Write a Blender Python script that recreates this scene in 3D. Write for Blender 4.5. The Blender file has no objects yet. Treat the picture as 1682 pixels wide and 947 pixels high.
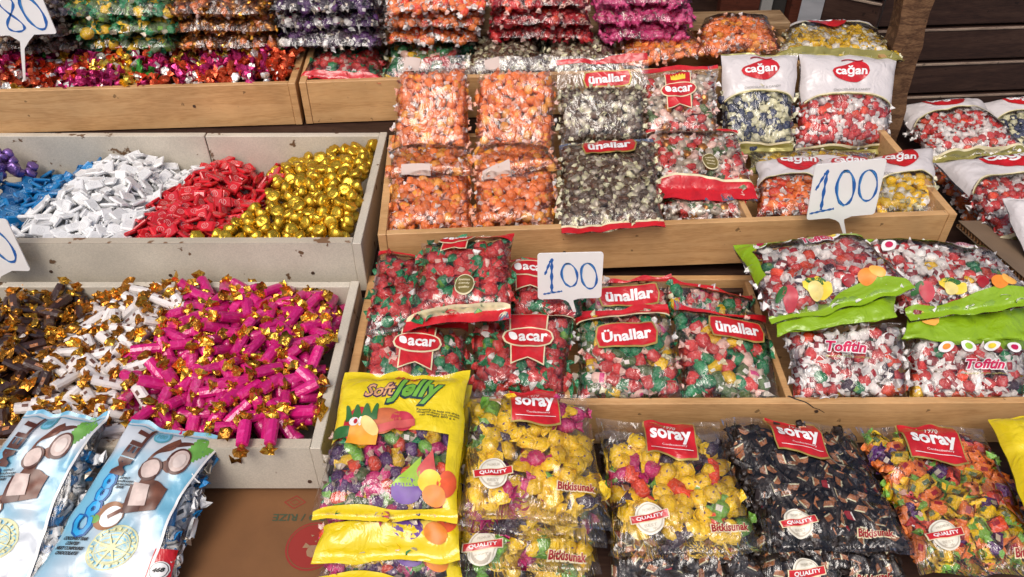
import bpy, math, random
import numpy as np
from mathutils import Vector, Matrix

# ------------------------------------------------------------------ camera, sky, sun, exposure
scn = bpy.context.scene
C = scn.collection
F, PITCH, EYE = 1300.0, math.radians(40.0), 1.75
cam = bpy.data.cameras.new('camera'); camo = bpy.data.objects.new('camera', cam); C.objects.link(camo)
cam.sensor_width = 36.0; cam.lens = 36.0 * F / 1682.0; cam.clip_start = 0.02; cam.clip_end = 500
camo.location = (0, 0, EYE); camo.rotation_euler = (math.pi / 2 - PITCH, 0, 0)
scn.camera = camo
SUN_EL, SUN_AZ = math.radians(58), math.radians(200)      # azimuth clockwise from +Y
w = bpy.data.worlds.new('World'); scn.world = w; w.use_nodes = True
nt = w.node_tree; bg = nt.nodes['Background']
sky = nt.nodes.new('ShaderNodeTexSky'); sky.sky_type = 'NISHITA'; sky.sun_disc = False
sky.sun_elevation = SUN_EL; sky.sun_rotation = SUN_AZ; sky.dust_density = 4.0; sky.air_density = 0.6; sky.ozone_density = 0.0
nt.links.new(sky.outputs[0], bg.inputs[0]); bg.inputs[1].default_value = 0.11
sl = bpy.data.lights.new('sun', 'SUN'); sl.energy = 1.3; sl.angle = math.radians(32); sl.color = (1, 0.96, 0.9)
so = bpy.data.objects.new('sun', sl); C.objects.link(so)
sd = Vector((math.sin(SUN_AZ) * math.cos(SUN_EL), math.cos(SUN_AZ) * math.cos(SUN_EL), math.sin(SUN_EL)))
so.rotation_euler = sd.to_track_quat('Z', 'Y').to_euler(); so.location = (0, -3, 6)
scn.view_settings.view_transform = 'Standard'; scn.view_settings.look = 'None'
scn.view_settings.exposure = 0.36; scn.view_settings.gamma = 1.0
scn.cycles.transparent_max_bounces = 24; scn.cycles.max_bounces = 8
scn.cycles.sample_clamp_indirect = 6.0

CP, SP = math.cos(PITCH), math.sin(PITCH)
def ray(px, py):
    a, b = (px - 841) / F, (473.5 - py) / F
    return a, CP + SP * b, -SP + CP * b
def P(px, py, Y):                       # point of the place seen there, at ground distance Y
    x, y, z = ray(px, py); t = Y / y
    return Vector((x * t, Y, EYE + z * t))
def proj(p):
    x, y, z = p[0], p[1], p[2] - EYE; d = y * CP - z * SP; return 841 + F * x / d, 473.5 - F * (y * SP + z * CP) / d
def PZ(px, py, Z):                      # the same, at height Z
    x, y, z = ray(px, py); t = (Z - EYE) / z
    return Vector((x * t, y * t, Z))

# ------------------------------------------------------------------ materials
def nodes(m):
    m.use_nodes = True; return m.node_tree, m.node_tree.nodes, m.node_tree.links
MATS = {}
def pbr(name, col, rough=0.4, metal=0.0, bump=None, vary=None, coat=0.0, jitter=0.0, spec=0.5, trans=0.0, glint_streak=None):
    if name in MATS: return MATS[name]
    if name.startswith('print_') and not vary: vary = (48, .2)
    m = bpy.data.materials.new(name); t, n, l = nodes(m); b = n['Principled BSDF']
    b.inputs['Base Color'].default_value = (*col, 1); b.inputs['Roughness'].default_value = rough
    b.inputs['Metallic'].default_value = metal; b.inputs['Coat Weight'].default_value = coat
    b.inputs['Coat Roughness'].default_value = 0.12; b.inputs['Specular IOR Level'].default_value = spec
    b.inputs['Transmission Weight'].default_value = trans
    tc = n.new('ShaderNodeTexCoord'); out = None
    if vary:
        nz = n.new('ShaderNodeTexNoise'); nz.inputs['Scale'].default_value = vary[0]; nz.inputs['Detail'].default_value = 4
        l.new(tc.outputs['Object'], nz.inputs['Vector'])
        mp = n.new('ShaderNodeMapRange'); mp.inputs[1].default_value = 0.3; mp.inputs[2].default_value = 0.7
        mp.inputs[3].default_value = 1 - vary[1]; mp.inputs[4].default_value = 1 + vary[1]
        l.new(nz.outputs['Fac'], mp.inputs[0])
        hs = n.new('ShaderNodeHueSaturation'); hs.inputs['Color'].default_value = (*col, 1)
        l.new(mp.outputs[0], hs.inputs['Value']); out = hs.outputs[0]
    if glint_streak:  # noise mixes a paler tone into the colour as painted crinkle highlights
        nz = n.new('ShaderNodeTexNoise'); nz.inputs['Scale'].default_value = glint_streak[0]; nz.inputs['Detail'].default_value = 2; nz.inputs['Distortion'].default_value = 2.0
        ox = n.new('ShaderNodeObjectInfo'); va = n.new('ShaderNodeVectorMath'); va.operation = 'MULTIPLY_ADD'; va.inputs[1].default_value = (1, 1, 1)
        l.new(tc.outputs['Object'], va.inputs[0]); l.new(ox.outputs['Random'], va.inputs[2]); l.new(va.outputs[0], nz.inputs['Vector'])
        mp = n.new('ShaderNodeMapRange'); mp.inputs[1].default_value = .56; mp.inputs[2].default_value = .63; mp.inputs[4].default_value = glint_streak[1]; l.new(nz.outputs['Fac'], mp.inputs[0])
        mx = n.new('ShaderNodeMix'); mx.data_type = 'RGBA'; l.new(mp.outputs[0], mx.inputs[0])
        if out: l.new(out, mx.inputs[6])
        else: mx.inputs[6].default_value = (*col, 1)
        mx.inputs[7].default_value = (*glint_streak[2], 1); out = mx.outputs[2]
    if jitter:
        oi = n.new('ShaderNodeObjectInfo'); mp = n.new('ShaderNodeMapRange')
        mp.inputs[3].default_value = 1 - jitter; mp.inputs[4].default_value = 1 + jitter
        l.new(oi.outputs['Random'], mp.inputs[0]); hs = n.new('ShaderNodeHueSaturation')
        if out: l.new(out, hs.inputs['Color'])
        else: hs.inputs['Color'].default_value = (*col, 1)
        l.new(mp.outputs[0], hs.inputs['Value']); out = hs.outputs[0]
    if out: l.new(out, b.inputs['Base Color'])
    if bump:
        nz = n.new('ShaderNodeTexNoise'); nz.inputs['Scale'].default_value = bump[0]; nz.inputs['Detail'].default_value = 3
        nz.inputs['Distortion'].default_value = bump[2] if len(bump) > 2 else 0.6
        l.new(tc.outputs['Object'], nz.inputs['Vector'])
        bp = n.new('ShaderNodeBump'); bp.inputs['Strength'].default_value = bump[1]; bp.inputs['Distance'].default_value = 0.003
        l.new(nz.outputs['Fac'], bp.inputs['Height']); l.new(bp.outputs[0], b.inputs['Normal'])
        if coat: l.new(bp.outputs[0], b.inputs['Coat Normal'])
    MATS[name] = m; return m

def film_mat(name='clear_film', tint=(1, 1, 1), base=0.02, rough=0.15, scale=17, strength=0.5):
    if name in MATS: return MATS[name]
    m = bpy.data.materials.new(name); t, n, l = nodes(m); n.remove(n['Principled BSDF']); o = n['Material Output']
    tr = n.new('ShaderNodeBsdfTransparent'); tr.inputs[0].default_value = (*tint, 1)
    gl = n.new('ShaderNodeBsdfGlossy'); gl.inputs['Roughness'].default_value = rough; gl.inputs['Color'].default_value = (1, 1, 1, 1)
    mx = n.new('ShaderNodeMixShader'); tc = n.new('ShaderNodeTexCoord')
    nz = n.new('ShaderNodeTexNoise'); nz.inputs['Scale'].default_value = scale; nz.inputs['Detail'].default_value = 3.5; nz.inputs['Distortion'].default_value = 1.4
    mpp = n.new('ShaderNodeMapping'); mpp.inputs['Rotation'].default_value = (0, 0, .6); mpp.inputs['Scale'].default_value = (1.7, .55, 1.0)
    l.new(tc.outputs['Object'], mpp.inputs[0]); l.new(mpp.outputs[0], nz.inputs['Vector'])
    rd = n.new('ShaderNodeMath'); rd.operation = 'SUBTRACT'; rd.inputs[1].default_value = 0.5; l.new(nz.outputs['Fac'], rd.inputs[0])
    ab = n.new('ShaderNodeMath'); ab.operation = 'ABSOLUTE'; l.new(rd.outputs[0], ab.inputs[0])
    bp = n.new('ShaderNodeBump'); bp.inputs['Strength'].default_value = strength; bp.inputs['Distance'].default_value = 0.02
    bp.invert = True
    l.new(ab.outputs[0], bp.inputs['Height']); l.new(bp.outputs[0], gl.inputs['Normal'])
    fr = n.new('ShaderNodeFresnel'); fr.inputs['IOR'].default_value = 1.5; l.new(bp.outputs[0], fr.inputs['Normal'])
    ad = n.new('ShaderNodeMath'); ad.operation = 'ADD'; ad.inputs[1].default_value = base; ad.use_clamp = True; l.new(fr.outputs[0], ad.inputs[0])
    l.new(ad.outputs[0], mx.inputs[0]); l.new(tr.outputs[0], mx.inputs[1]); l.new(gl.outputs[0], mx.inputs[2]); l.new(mx.outputs[0], o.inputs['Surface'])
    MATS[name] = m; return m

def wood_mat(name, c1, c2, c3, scale=1.0, rough=0.45):
    m = bpy.data.materials.new(name); t, n, l = nodes(m); b = n['Principled BSDF']; b.inputs['Roughness'].default_value = rough; b.inputs['Specular IOR Level'].default_value = .3
    tc = n.new('ShaderNodeTexCoord'); mp = n.new('ShaderNodeMapping'); mp.inputs['Scale'].default_value = (1.6 * scale, 9 * scale, 14 * scale)
    oi = n.new('ShaderNodeObjectInfo'); sc = n.new('ShaderNodeMath'); sc.operation = 'MULTIPLY'; sc.inputs[1].default_value = 37.0
    l.new(oi.outputs['Random'], sc.inputs[0]); l.new(tc.outputs['Object'], mp.inputs[0]); l.new(sc.outputs[0], mp.inputs['Location'])
    n1 = n.new('ShaderNodeTexNoise'); n1.inputs['Scale'].default_value = 2.2; n1.inputs['Detail'].default_value = 3; n1.inputs['Distortion'].default_value = 0.8
    l.new(mp.outputs[0], n1.inputs['Vector'])
    wv = n.new('ShaderNodeMath'); wv.operation = 'MULTIPLY'; wv.inputs[1].default_value = 20; l.new(n1.outputs['Fac'], wv.inputs[0])
    sn = n.new('ShaderNodeMath'); sn.operation = 'SINE'; l.new(wv.outputs[0], sn.inputs[0])
    n2 = n.new('ShaderNodeTexNoise'); n2.inputs['Scale'].default_value = 30; n2.inputs['Detail'].default_value = 4; l.new(mp.outputs[0], n2.inputs['Vector'])
    ad = n.new('ShaderNodeMath'); ad.operation = 'MULTIPLY_ADD'; ad.inputs[1].default_value = 0.16; l.new(sn.outputs[0], ad.inputs[0]); l.new(n2.outputs['Fac'], ad.inputs[2])
    cr = n.new('ShaderNodeValToRGB'); e = cr.color_ramp.elements; e[0].position = 0.2; e[0].color = (*c1, 1); e[1].position = 0.85; e[1].color = (*c3, 1)
    k = e.new(0.5); k.color = (*c2, 1); l.new(ad.outputs[0], cr.inputs[0])
    n3 = n.new('ShaderNodeTexNoise'); n3.inputs['Scale'].default_value = 9; n3.inputs['Detail'].default_value = 6; l.new(tc.outputs['Object'], n3.inputs['Vector'])
    hs = n.new('ShaderNodeHueSaturation'); mr = n.new('ShaderNodeMapRange'); mr.inputs[1].default_value = .3; mr.inputs[2].default_value = .7; mr.inputs[3].default_value = 0.82; mr.inputs[4].default_value = 1.08
    l.new(n3.outputs['Fac'], mr.inputs[0]); n4 = n.new('ShaderNodeTexNoise'); n4.inputs['Scale'].default_value = 55; n4.inputs['Detail'].default_value = 2; l.new(tc.outputs['Object'], n4.inputs['Vector'])
    m4 = n.new('ShaderNodeMapRange'); m4.inputs[1].default_value = .70; m4.inputs[2].default_value = .73; m4.inputs[3].default_value = 1; m4.inputs[4].default_value = .45; l.new(n4.outputs['Fac'], m4.inputs[0])
    m5 = n.new('ShaderNodeMath'); m5.operation = 'MULTIPLY'; l.new(mr.outputs[0], m5.inputs[0]); l.new(m4.outputs[0], m5.inputs[1]); l.new(m5.outputs[0], hs.inputs['Value']); l.new(cr.outputs[0], hs.inputs['Color']); l.new(hs.outputs[0], b.inputs['Base Color'])
    bp = n.new('ShaderNodeBump'); bp.inputs['Strength'].default_value = 0.15; bp.inputs['Distance'].default_value = 0.002; l.new(ad.outputs[0], bp.inputs['Height']); l.new(bp.outputs[0], b.inputs['Normal'])
    MATS[name] = m; return m

def chip_mat(name, col, spot, thr=0.70):
    """pale painted chipboard: fine speckle, blotches of dirt, brown chips"""
    m = bpy.data.materials.new(name); t, n, l = nodes(m); b = n['Principled BSDF']; b.inputs['Roughness'].default_value = 0.6
    tc = n.new('ShaderNodeTexCoord')
    def nz(s, d=3):
        x = n.new('ShaderNodeTexNoise'); x.inputs['Scale'].default_value = s; x.inputs['Detail'].default_value = d; l.new(tc.outputs['Object'], x.inputs['Vector']); return x.outputs['Fac']
    def rng(i, a, bb, c, d):
        x = n.new('ShaderNodeMapRange'); x.inputs[1].default_value = a; x.inputs[2].default_value = bb; x.inputs[3].default_value = c; x.inputs[4].default_value = d; l.new(i, x.inputs[0]); return x.outputs[0]
    v = n.new('ShaderNodeMath'); v.operation = 'MULTIPLY'; l.new(rng(nz(420, 2), .35, .65, .9, 1.05), v.inputs[0]); l.new(rng(nz(7, 6), .35, .7, 1.05, .82), v.inputs[1])
    hs = n.new('ShaderNodeHueSaturation'); hs.inputs['Color'].default_value = (*col, 1); l.new(v.outputs[0], hs.inputs['Value'])
    mx = n.new('ShaderNodeMix'); mx.data_type = 'RGBA'; l.new(rng(nz(23, 5), thr, thr + .02, 0, 1), mx.inputs[0]); l.new(hs.outputs[0], mx.inputs[6]); mx.inputs[7].default_value = (*spot, 1)
    l.new(mx.outputs[2], b.inputs['Base Color'])
    bp = n.new('ShaderNodeBump'); bp.inputs['Strength'].default_value = 0.25; bp.inputs['Distance'].default_value = 0.001; l.new(nz(300), bp.inputs['Height']); l.new(bp.outputs[0], b.inputs['Normal'])
    MATS[name] = m; return m

FILM = film_mat()
BEECH = wood_mat('beech_laminate', (.50, .272, .110), (.60, .345, .148), (.655, .395, .18))
CHIP = chip_mat('pale_chipboard', (.60, .545, .445), (.14, .075, .035), .655)
CHIPEDGE = chip_mat('chipboard_edge', (.52, .45, .35), (.20, .105, .05), 0.57)
OLDWOOD = wood_mat('weathered_plank', (.16, .09, .04), (.27, .165, .08), (.36, .24, .13), 1.0, 0.7)
DARKWOOD = wood_mat('dark_stained_wood', (.024, .011, .008), (.040, .019, .013), (.060, .031, .021), 0.7, 0.5)
PALEWORN = wood_mat('bare_worn_wood', (.16, .11, .08), (.28, .2, .15), (.36, .28, .2), 1.0, 0.7)
CARD = pbr('cardboard', (.19, .083, .029), 0.85, vary=(14, .12), bump=(60, .15))
CARD2 = pbr('cardboard_grey', (.19, .125, .075), 0.85, vary=(14, .15))
DARK = pbr('dark_gap', (.02, .017, .015), 0.9)  # near-black for joints and the crack, and for shade put into background panels
RED = pbr('print_red', (.56, .012, .018), 0.3, coat=.5, bump=(30, .8, 2.0))
DRED = pbr('print_dark_red', (.33, .01, .018), 0.35)
WHITE = pbr('print_white', (.85, .84, .82), 0.4)
CREAM = pbr('print_cream', (.75, .66, .42), 0.4)
GOLDP = pbr('print_gold', (.48, .36, .10), 0.35, .3)
PLW = pbr('white_sack_film', (.66, .61, .60), 0.32, coat=.3, bump=(26, .9, 2.2))
YEL = pbr('yellow_sack_film', (.80, .61, .012), 0.28, coat=.5, bump=(26, .95, 2.2))
GRN = pbr('lime_sack_film', (.25, .42, .012), 0.3, coat=.35, bump=(24, 1.0, 2.2))
OLIVE = pbr('olive_gold_film', (.34, .30, .08), 0.25, .3, coat=.5, bump=(34, .6, 1.4))
BLUEINK = pbr('blue_marker', (.015, .12, .42), 0.5)
BLUEINK2 = pbr('light_blue_marker', (.05, .26, .60), 0.5)
SIGN = pbr('white_sign_plastic', (.90, .88, .85), 0.4, bump=(60, .08), vary=(20, .03))
GREY = pbr('print_grey', (.3, .28, .25), 0.5)
BLACKP = pbr('print_black', (.02, .02, .02), 0.45)
SCREW = pbr('screw_metal', (.10, .06, .04), 0.5, .5)

# ------------------------------------------------------------------ object helpers
def link(name, data=None, parent=None, loc=None):
    o = bpy.data.objects.new(name, data); C.objects.link(o)
    if parent: o.parent = parent
    if loc is not None: o.location = loc
    return o
def props(o, label=None, cat=None, group=None, kind=None):
    if label: o['label'] = label
    if cat: o['category'] = cat
    if group: o['group'] = group
    if kind: o['kind'] = kind
    return o
def mesh(name, V, Fc, mats, mi=None, smooth=False):
    me = bpy.data.meshes.new(name); me.from_pydata([tuple(v) for v in V] if not isinstance(V, np.ndarray) else V.tolist(), [], Fc)
    for m in mats: me.materials.append(m)
    if mi is not None: me.polygons.foreach_set('material_index', np.asarray(mi, dtype=np.int32))
    if smooth: me.polygons.foreach_set('use_smooth', np.ones(len(me.polygons), dtype=bool))
    me.update(); return me
def box_geo(x0, x1, y0, y1, z0, z1, b=0.0012):
    """chamfered box, 24 vertices"""
    V = []; idx = {}
    for i, sx in enumerate((x0, x1)):
        for j, sy in enumerate((y0, y1)):
            for k, sz in enumerate((z0, z1)):
                dx, dy, dz = (b if i == 0 else -b), (b if j == 0 else -b), (b if k == 0 else -b)
                for ax, p in enumerate(((sx, sy + dy, sz + dz), (sx + dx, sy, sz + dz), (sx + dx, sy + dy, sz))):
                    idx[(i, j, k, ax)] = len(V); V.append(p)
    Fc = []
    for ax in range(3):
        for s in (0, 1):
            q = []
            for a, bb in ((0, 0), (1, 0), (1, 1), (0, 1)):
                key = [a, bb]; key.insert(ax, s); q.append(idx[(*key, ax)])
            Fc.append(q)
    for ax in range(3):                     # edges running along ax
        o1, o2 = [a for a in range(3) if a != ax]
        for a in (0, 1):
            for c in (0, 1):
                e = []
                for s in (0, 1):
                    key = [0, 0, 0]; key[ax] = s; key[o1] = a; key[o2] = c; e.append(tuple(key))
                Fc.append([idx[(*e[0], o1)], idx[(*e[1], o1)], idx[(*e[1], o2)], idx[(*e[0], o2)]])
    for i in (0, 1):
        for j in (0, 1):
            for k in (0, 1):
                Fc.append([idx[(i, j, k, 0)], idx[(i, j, k, 1)], idx[(i, j, k, 2)]])
    return V, Fc
import bmesh
def fixn(me):
    bm = bmesh.new(); bm.from_mesh(me); bmesh.ops.recalc_face_normals(bm, faces=bm.faces); bm.to_mesh(me); bm.free(); return me
def box(name, x0, x1, y0, y1, z0, z1, mat, parent=None, b=0.0012, seed=0, rough=0.0):
    V, Fc = box_geo(x0, x1, y0, y1, z0, z1, b)
    return link(name, fixn(mesh(name, V, Fc, [mat])), parent)

def vnoise(x, y, seed, per=64):
    r = np.random.RandomState(seed).rand(per, per) * 2 - 1
    x = np.asarray(x, float); y = np.asarray(y, float)
    xi = np.floor(x).astype(int); yi = np.floor(y).astype(int); fx = x - xi; fy = y - yi
    fx = fx * fx * (3 - 2 * fx); fy = fy * fy * (3 - 2 * fy)
    g = lambda a, b: r[a % per, b % per]
    return (g(xi, yi) * (1 - fx) + g(xi + 1, yi) * fx) * (1 - fy) + (g(xi, yi + 1) * (1 - fx) + g(xi + 1, yi + 1) * fx) * fy

# ------------------------------------------------------------------ lettering
TC = {}
def text_geo(s, bold=0.0, shear=0.0, res=2):
    k = (s, bold, shear)
    if k in TC: return TC[k]
    cu = bpy.data.curves.new('t', 'FONT'); cu.body = s; cu.offset = bold; cu.shear = shear; cu.resolution_u = res; cu.size = 1
    o = bpy.data.objects.new('t', cu); C.objects.link(o)
    dg = bpy.context.evaluated_depsgraph_get(); me = bpy.data.meshes.new_from_object(o.evaluated_get(dg))
    if len(s) < 9:
        bm = bmesh.new(); bm.from_mesh(me)
        for _ in range(3):
            es = [e for e in bm.edges if e.calc_length() > .22]
            if not es: break
            bmesh.ops.subdivide_edges(bm, edges=es, cuts=1); bmesh.ops.triangulate(bm, faces=[f for f in bm.faces if len(f.verts) > 3])
        bm.to_mesh(me); bm.free()
    V = np.array([v.co[:] for v in me.vertices]); Fc = [list(p.vertices) for p in me.polygons]
    bpy.data.objects.remove(o); bpy.data.curves.remove(cu); bpy.data.meshes.remove(me)
    lo, hi = V.min(0), V.max(0)
    q = (V - lo) / np.maximum(hi - lo, 1e-6) * 2 - 1
    asp = (hi[0] - lo[0]) / (hi[1] - lo[1])
    TC[k] = (np.stack([q[:, 0], -q[:, 1]], 1), Fc, asp)      # s right, t down
    return TC[k]

# ------------------------------------------------------------------ candies
rnd = random.Random(7)
def rot_rand(r, bias=None):
    a = r.random() * 2 * math.pi
    R = Matrix.Rotation(a, 3, 'Z')
    t = (bias if bias is not None else 0.6)
    R = Matrix.Rotation(r.gauss(0, t), 3, 'X') @ Matrix.Rotation(r.gauss(0, t), 3, 'Y') @ R
    return R
def lathe(profile, n, axis='x', jit=0.0, r=None, squash=1.0):
    V = []; Fc = []
    for (x, rad) in profile:
        for k in range(n):
            a = 2 * math.pi * (k + .5 * (len(V) // n % 2) * 0) / n; j = 1 + (r.uniform(-jit, jit) if r else 0)
            p = (x * (1 + (r.uniform(-jit, jit) * .3 if r else 0)), rad * j * math.cos(a), rad * j * math.sin(a) * squash)
            V.append(p if axis == 'x' else (p[1], p[2], p[0]))
    m = len(profile)
    for i in range(m - 1):
        for k in range(n):
            Fc.append([i * n + k, i * n + (k + 1) % n, (i + 1) * n + (k + 1) % n, (i + 1) * n + k])
    Fc.append(list(range(n))[::-1]); Fc.append(list(range((m - 1) * n, m * n)))
    return V, Fc
def join(parts):
    V = []; Fc = []; M = []
    for v, f, m in parts:
        o = len(V); V += [tuple(p) for p in v]; Fc += [[i + o for i in q] for q in f]
        M += (m if isinstance(m, list) else [m] * len(f))
    return V, Fc, M
def fan(x0, x1, r0, r1, n, r, flat=0.55):
    """crinkled twist of wrapper opening from a neck to a ragged rim (along x)"""
    V = []; Fc = []; a0 = r.random() * 3
    s = 1 if x1 > x0 else -1; ln = abs(x1 - x0)
    for k in range(n):
        a = a0 + 2 * math.pi * k / n; V.append((x0, r0 * math.cos(a), r0 * math.sin(a)))
    for k in range(n):
        a = a0 + 2 * math.pi * (k + .5) / n + r.uniform(-.2, .2); q = r1 * r.uniform(.65, 1.15) * (1 if k % 2 else .62)
        V.append((x0 + s * ln * r.uniform(.65, 1.15), q * math.cos(a), q * math.sin(a) * flat))
    for k in range(n):
        Fc.append([k, (k + 1) % n, n + k]); Fc.append([(k + 1) % n, n + (k + 1) % n, n + k])
    return V, Fc
def c_twist(r, R, el, nb=7, ends=2, er=1.0, el2=.9, acc=0.0, flat=.6):
    pr = [(-R * el, R * .38), (-R * el * .62, R * .9), (R * el * .05, R), (R * el * .65, R * .86), (R * el, R * .36)]
    nb = nb if nb % 2 == 0 else nb + 1; v, f = lathe(pr, nb, 'x', .13, r, r.uniform(.75, 1))
    v = [(p[0], p[1] * (1.05 if i % 2 else .82), p[2] * (1.05 if i % 2 else .82)) for i, p in enumerate(v)]
    parts = [(v, f, [2 if r.random() < acc else 0 for _ in f])]  # faces in the accent wrapper colour; pale ones are painted crinkle highlights
    for s in ((-1, 1) if ends == 2 else (1,)):
        v, f = fan(s * R * el * .97, s * R * (el + el2), R * .3, R * er, nb - 1, r, flat)
        parts.append((v, f, [1] * len(f)))
    return join(parts)
def c_disc(r, R):
    pr = [(-R * .42, R * .55), (-R * .25, R * .95), (R * .12, R), (R * .38, R * .72), (R * .50, R * .3)]
    v, f = lathe(pr, 9, 'z', .11, r)
    parts = [(v, f, 0)]
    q = R * .30; z = R * .535                                  # printed swirl
    sw = []; sf = []
    for k in range(5):
        t = (k - 2) * .42 * R; o = R * .10 * math.sin(k * 1.9)
        sw += [(t * .55 - .07 * R + o, t * .8, z - abs(k - 2) * .10 * R), (t * .55 + .13 * R + o, t * .8, z - abs(k - 2) * .10 * R)]
    for k in range(4): sf.append([2 * k, 2 * k + 1, 2 * k + 3, 2 * k + 2])
    parts.append((sw, sf, 1))
    V = []; Fq = []; n = 11                                    # wrapper edge pleated round the drop
    for k in range(n):
        a = 6.2832 * k / n; V.append((R * .96 * math.cos(a), R * .96 * math.sin(a), R * .05))
    for k in range(n):
        a = 6.2832 * (k + .5) / n; q = R * r.uniform(1.0, 1.28); V.append((q * math.cos(a), q * math.sin(a), R * r.uniform(-.45, .25)))
    for k in range(n): Fq += [[k, (k + 1) % n, n + k], [(k + 1) % n, n + (k + 1) % n, n + k]]
    parts.append((V, Fq, 0))
    return join(parts)
def c_block(r, a, b, c, ends=True, er=.9, patch=False):
    v, f = box_geo(-a, a, -b, b, -c, c, min(b, c) * .38)
    v = [(p[0] + r.uniform(-.06, .06) * b, p[1] + r.uniform(-.07, .07) * b, p[2] + r.uniform(-.07, .07) * b) for p in v]
    parts = [(v, f, 0)]
    if ends:
        for s in (-1, 1):
            v, f = fan(s * a * .98, s * (a + b * .9), b * .5, b * er * 1.5, 6, r, .5); parts.append((v, f, 1))
    if patch:
        z = c * 1.04; w0 = a * .42; h0 = b * .32
        parts.append(([(-w0, -h0, z), (w0 * .8, -h0, z), (w0, h0, z), (-w0 * .8, h0, z)], [[0, 1, 2, 3]], 2))
    return join(parts)
def c_bar(r, a, b, c):
    """dark wrapped bar with a slanted brown picture and a thin white edge on it"""
    v, f = box_geo(-a, a, -b, b, -c, c, min(b, c) * .35)
    v = [(p[0] + r.uniform(-.1, .1) * b, p[1] + r.uniform(-.1, .1) * b, p[2] + r.uniform(-.12, .12) * b) for p in v]
    parts = [(v, f, 0)]; z = c * 1.08
    x = r.uniform(-.2, .3) * a
    parts.append(([(x - a * .62, -b * .78, z), (x + a * .42, -b * .6, z), (x + a * .6, b * .7, z), (x - a * .35, b * .55, z)], [[0, 1, 2, 3]], 1))
    parts.append(([(x - a * .6, -b * .9, z * 1.02), (x + a * .36, -b * .8, z * 1.02), (x + a * .3, -b * .5, z * 1.02), (x - a * .5, -b * .6, z * 1.02)], [[0, 1, 2, 3]], 2))
    for s in (-1, 1):
        v, f = fan(s * a * .97, s * (a + b * .9), b * .8, b * 1.25, 5, r, .3); parts.append((v, f, 0))
    return join(parts)
def c_flat(r, a, b, c, n=0):
    """thin wrapped square of chocolate, crimped flat fins at both ends, round print on top"""
    v, f = box_geo(-a, a, -b, b, -c, c, c * .6)
    parts = [(v, f, 0)]
    for s in (-1, 1):
        x0, x1 = s * a * .96, s * (a + b * .22)
        parts.append(([(x0, -b * .92, 0), (x1, -b * .98, c * .35), (x1, b * .95, -c * .2), (x0, b * .9, 0)], [[0, 1, 2, 3]], 0))
    z = c * 1.05; V = []; Fq = []
    N = 14
    for q in (1.0, .87):
        for k in range(N):
            t = 2 * math.pi * k / N; V.append((a * .42 * q * math.cos(t), b * .60 * q * math.sin(t), z))
    for k in range(N):
        if k not in (3,): Fq.append([k, (k + 1) % N, N + (k + 1) % N, N + k])
    o = len(V)
    for dx in (-.16, .05):
        o = len(V); V += [(a * (dx - .05), -b * .42, z), (a * (dx - .01), -b * .42, z), (a * (dx + .12), b * .42, z), (a * (dx + .08), b * .42, z)]; Fq.append([o, o + 1, o + 2, o + 3])
    parts.append((V, Fq, 1))
    return join(parts)
def c_cup(r, R):
    V = []; Fc = []; n = 12
    rings = [(-.62, .30), (-.60, .74), (-.1, .95), (.38, 1.0), (.60, .78), (.56, .35)]
    for i, (z, q) in enumerate(rings):
        for k in range(n):
            a = 2 * math.pi * k / n; j = 1 + (.07 if k % 2 else -.05) * (1 if 0 < i < 5 else .5) + r.uniform(-.05, .05)
            V.append((R * q * j * math.cos(a), R * q * j * math.sin(a), R * (z + r.uniform(-.06, .06))))
    for i in range(5):
        for k in range(n): Fc.append([i * n + k, i * n + (k + 1) % n, (i + 1) * n + (k + 1) % n, (i + 1) * n + k])
    Fc.append(list(range(n))[::-1]); Fc.append(list(range(5 * n, 6 * n)))
    return V, Fc, [0] * len(Fc)
def c_foil(r, R):
    """crumpled foil ball"""
    bm = bmesh.new(); bmesh.ops.create_icosphere(bm, subdivisions=2, radius=R)
    V = [tuple(v.co * r.uniform(.82, 1.08)) for v in bm.verts]; Fc = [[v.index for v in f.verts] for f in bm.faces]; bm.free()
    return V, Fc, [0] * len(Fc)

class Kind:
    """a kind of candy: several meshes (crumpled differently), shared by all its copies"""
    def __init__(s, name, gens, size):
        s.name, s.size, s.var = name, size, []
        for gen, mats, wt in gens:
            V, Fc, M = gen; me = mesh(name, V, Fc, mats, M); me.polygons.foreach_set('use_smooth', [m != 1 for m in M]); me.update(); s.var.append((np.array(V), Fc, M, mats, wt, me))
        s.w = [v[4] for v in s.var]
    def pick(s, r): return r.choices(range(len(s.var)), s.w)[0]
def foil(name, col, rough=.28, metal=.55, jit=.15): return pbr(name, col, rough, metal, bump=(120, .5, 1), jitter=jit)
def wax(name, col, rough=.27, jit=.2): return pbr(name, col, rough, 0, coat=.6, bump=(150, 1.0, 1.6), jitter=jit, glint_streak=(90, .34, tuple(min(.85, c * .55 + .34) for c in col)))  # pale streaks painted into the wrapper: crinkle highlights along with print
R7 = random.Random(11)
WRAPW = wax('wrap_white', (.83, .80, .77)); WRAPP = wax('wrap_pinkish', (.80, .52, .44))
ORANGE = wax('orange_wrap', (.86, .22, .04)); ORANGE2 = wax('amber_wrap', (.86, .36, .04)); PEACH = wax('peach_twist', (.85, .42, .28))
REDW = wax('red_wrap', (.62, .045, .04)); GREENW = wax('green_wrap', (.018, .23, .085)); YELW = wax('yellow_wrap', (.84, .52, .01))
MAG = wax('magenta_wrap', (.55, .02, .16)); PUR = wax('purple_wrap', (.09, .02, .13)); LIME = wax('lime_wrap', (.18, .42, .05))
DPUR = wax('dark_plum_wrap', (.05, .025, .045)); BROWN = wax('brown_wrap', (.13, .075, .045)); SILV = foil('silver_wrap', (.52, .45, .36), .35, .25)
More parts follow.
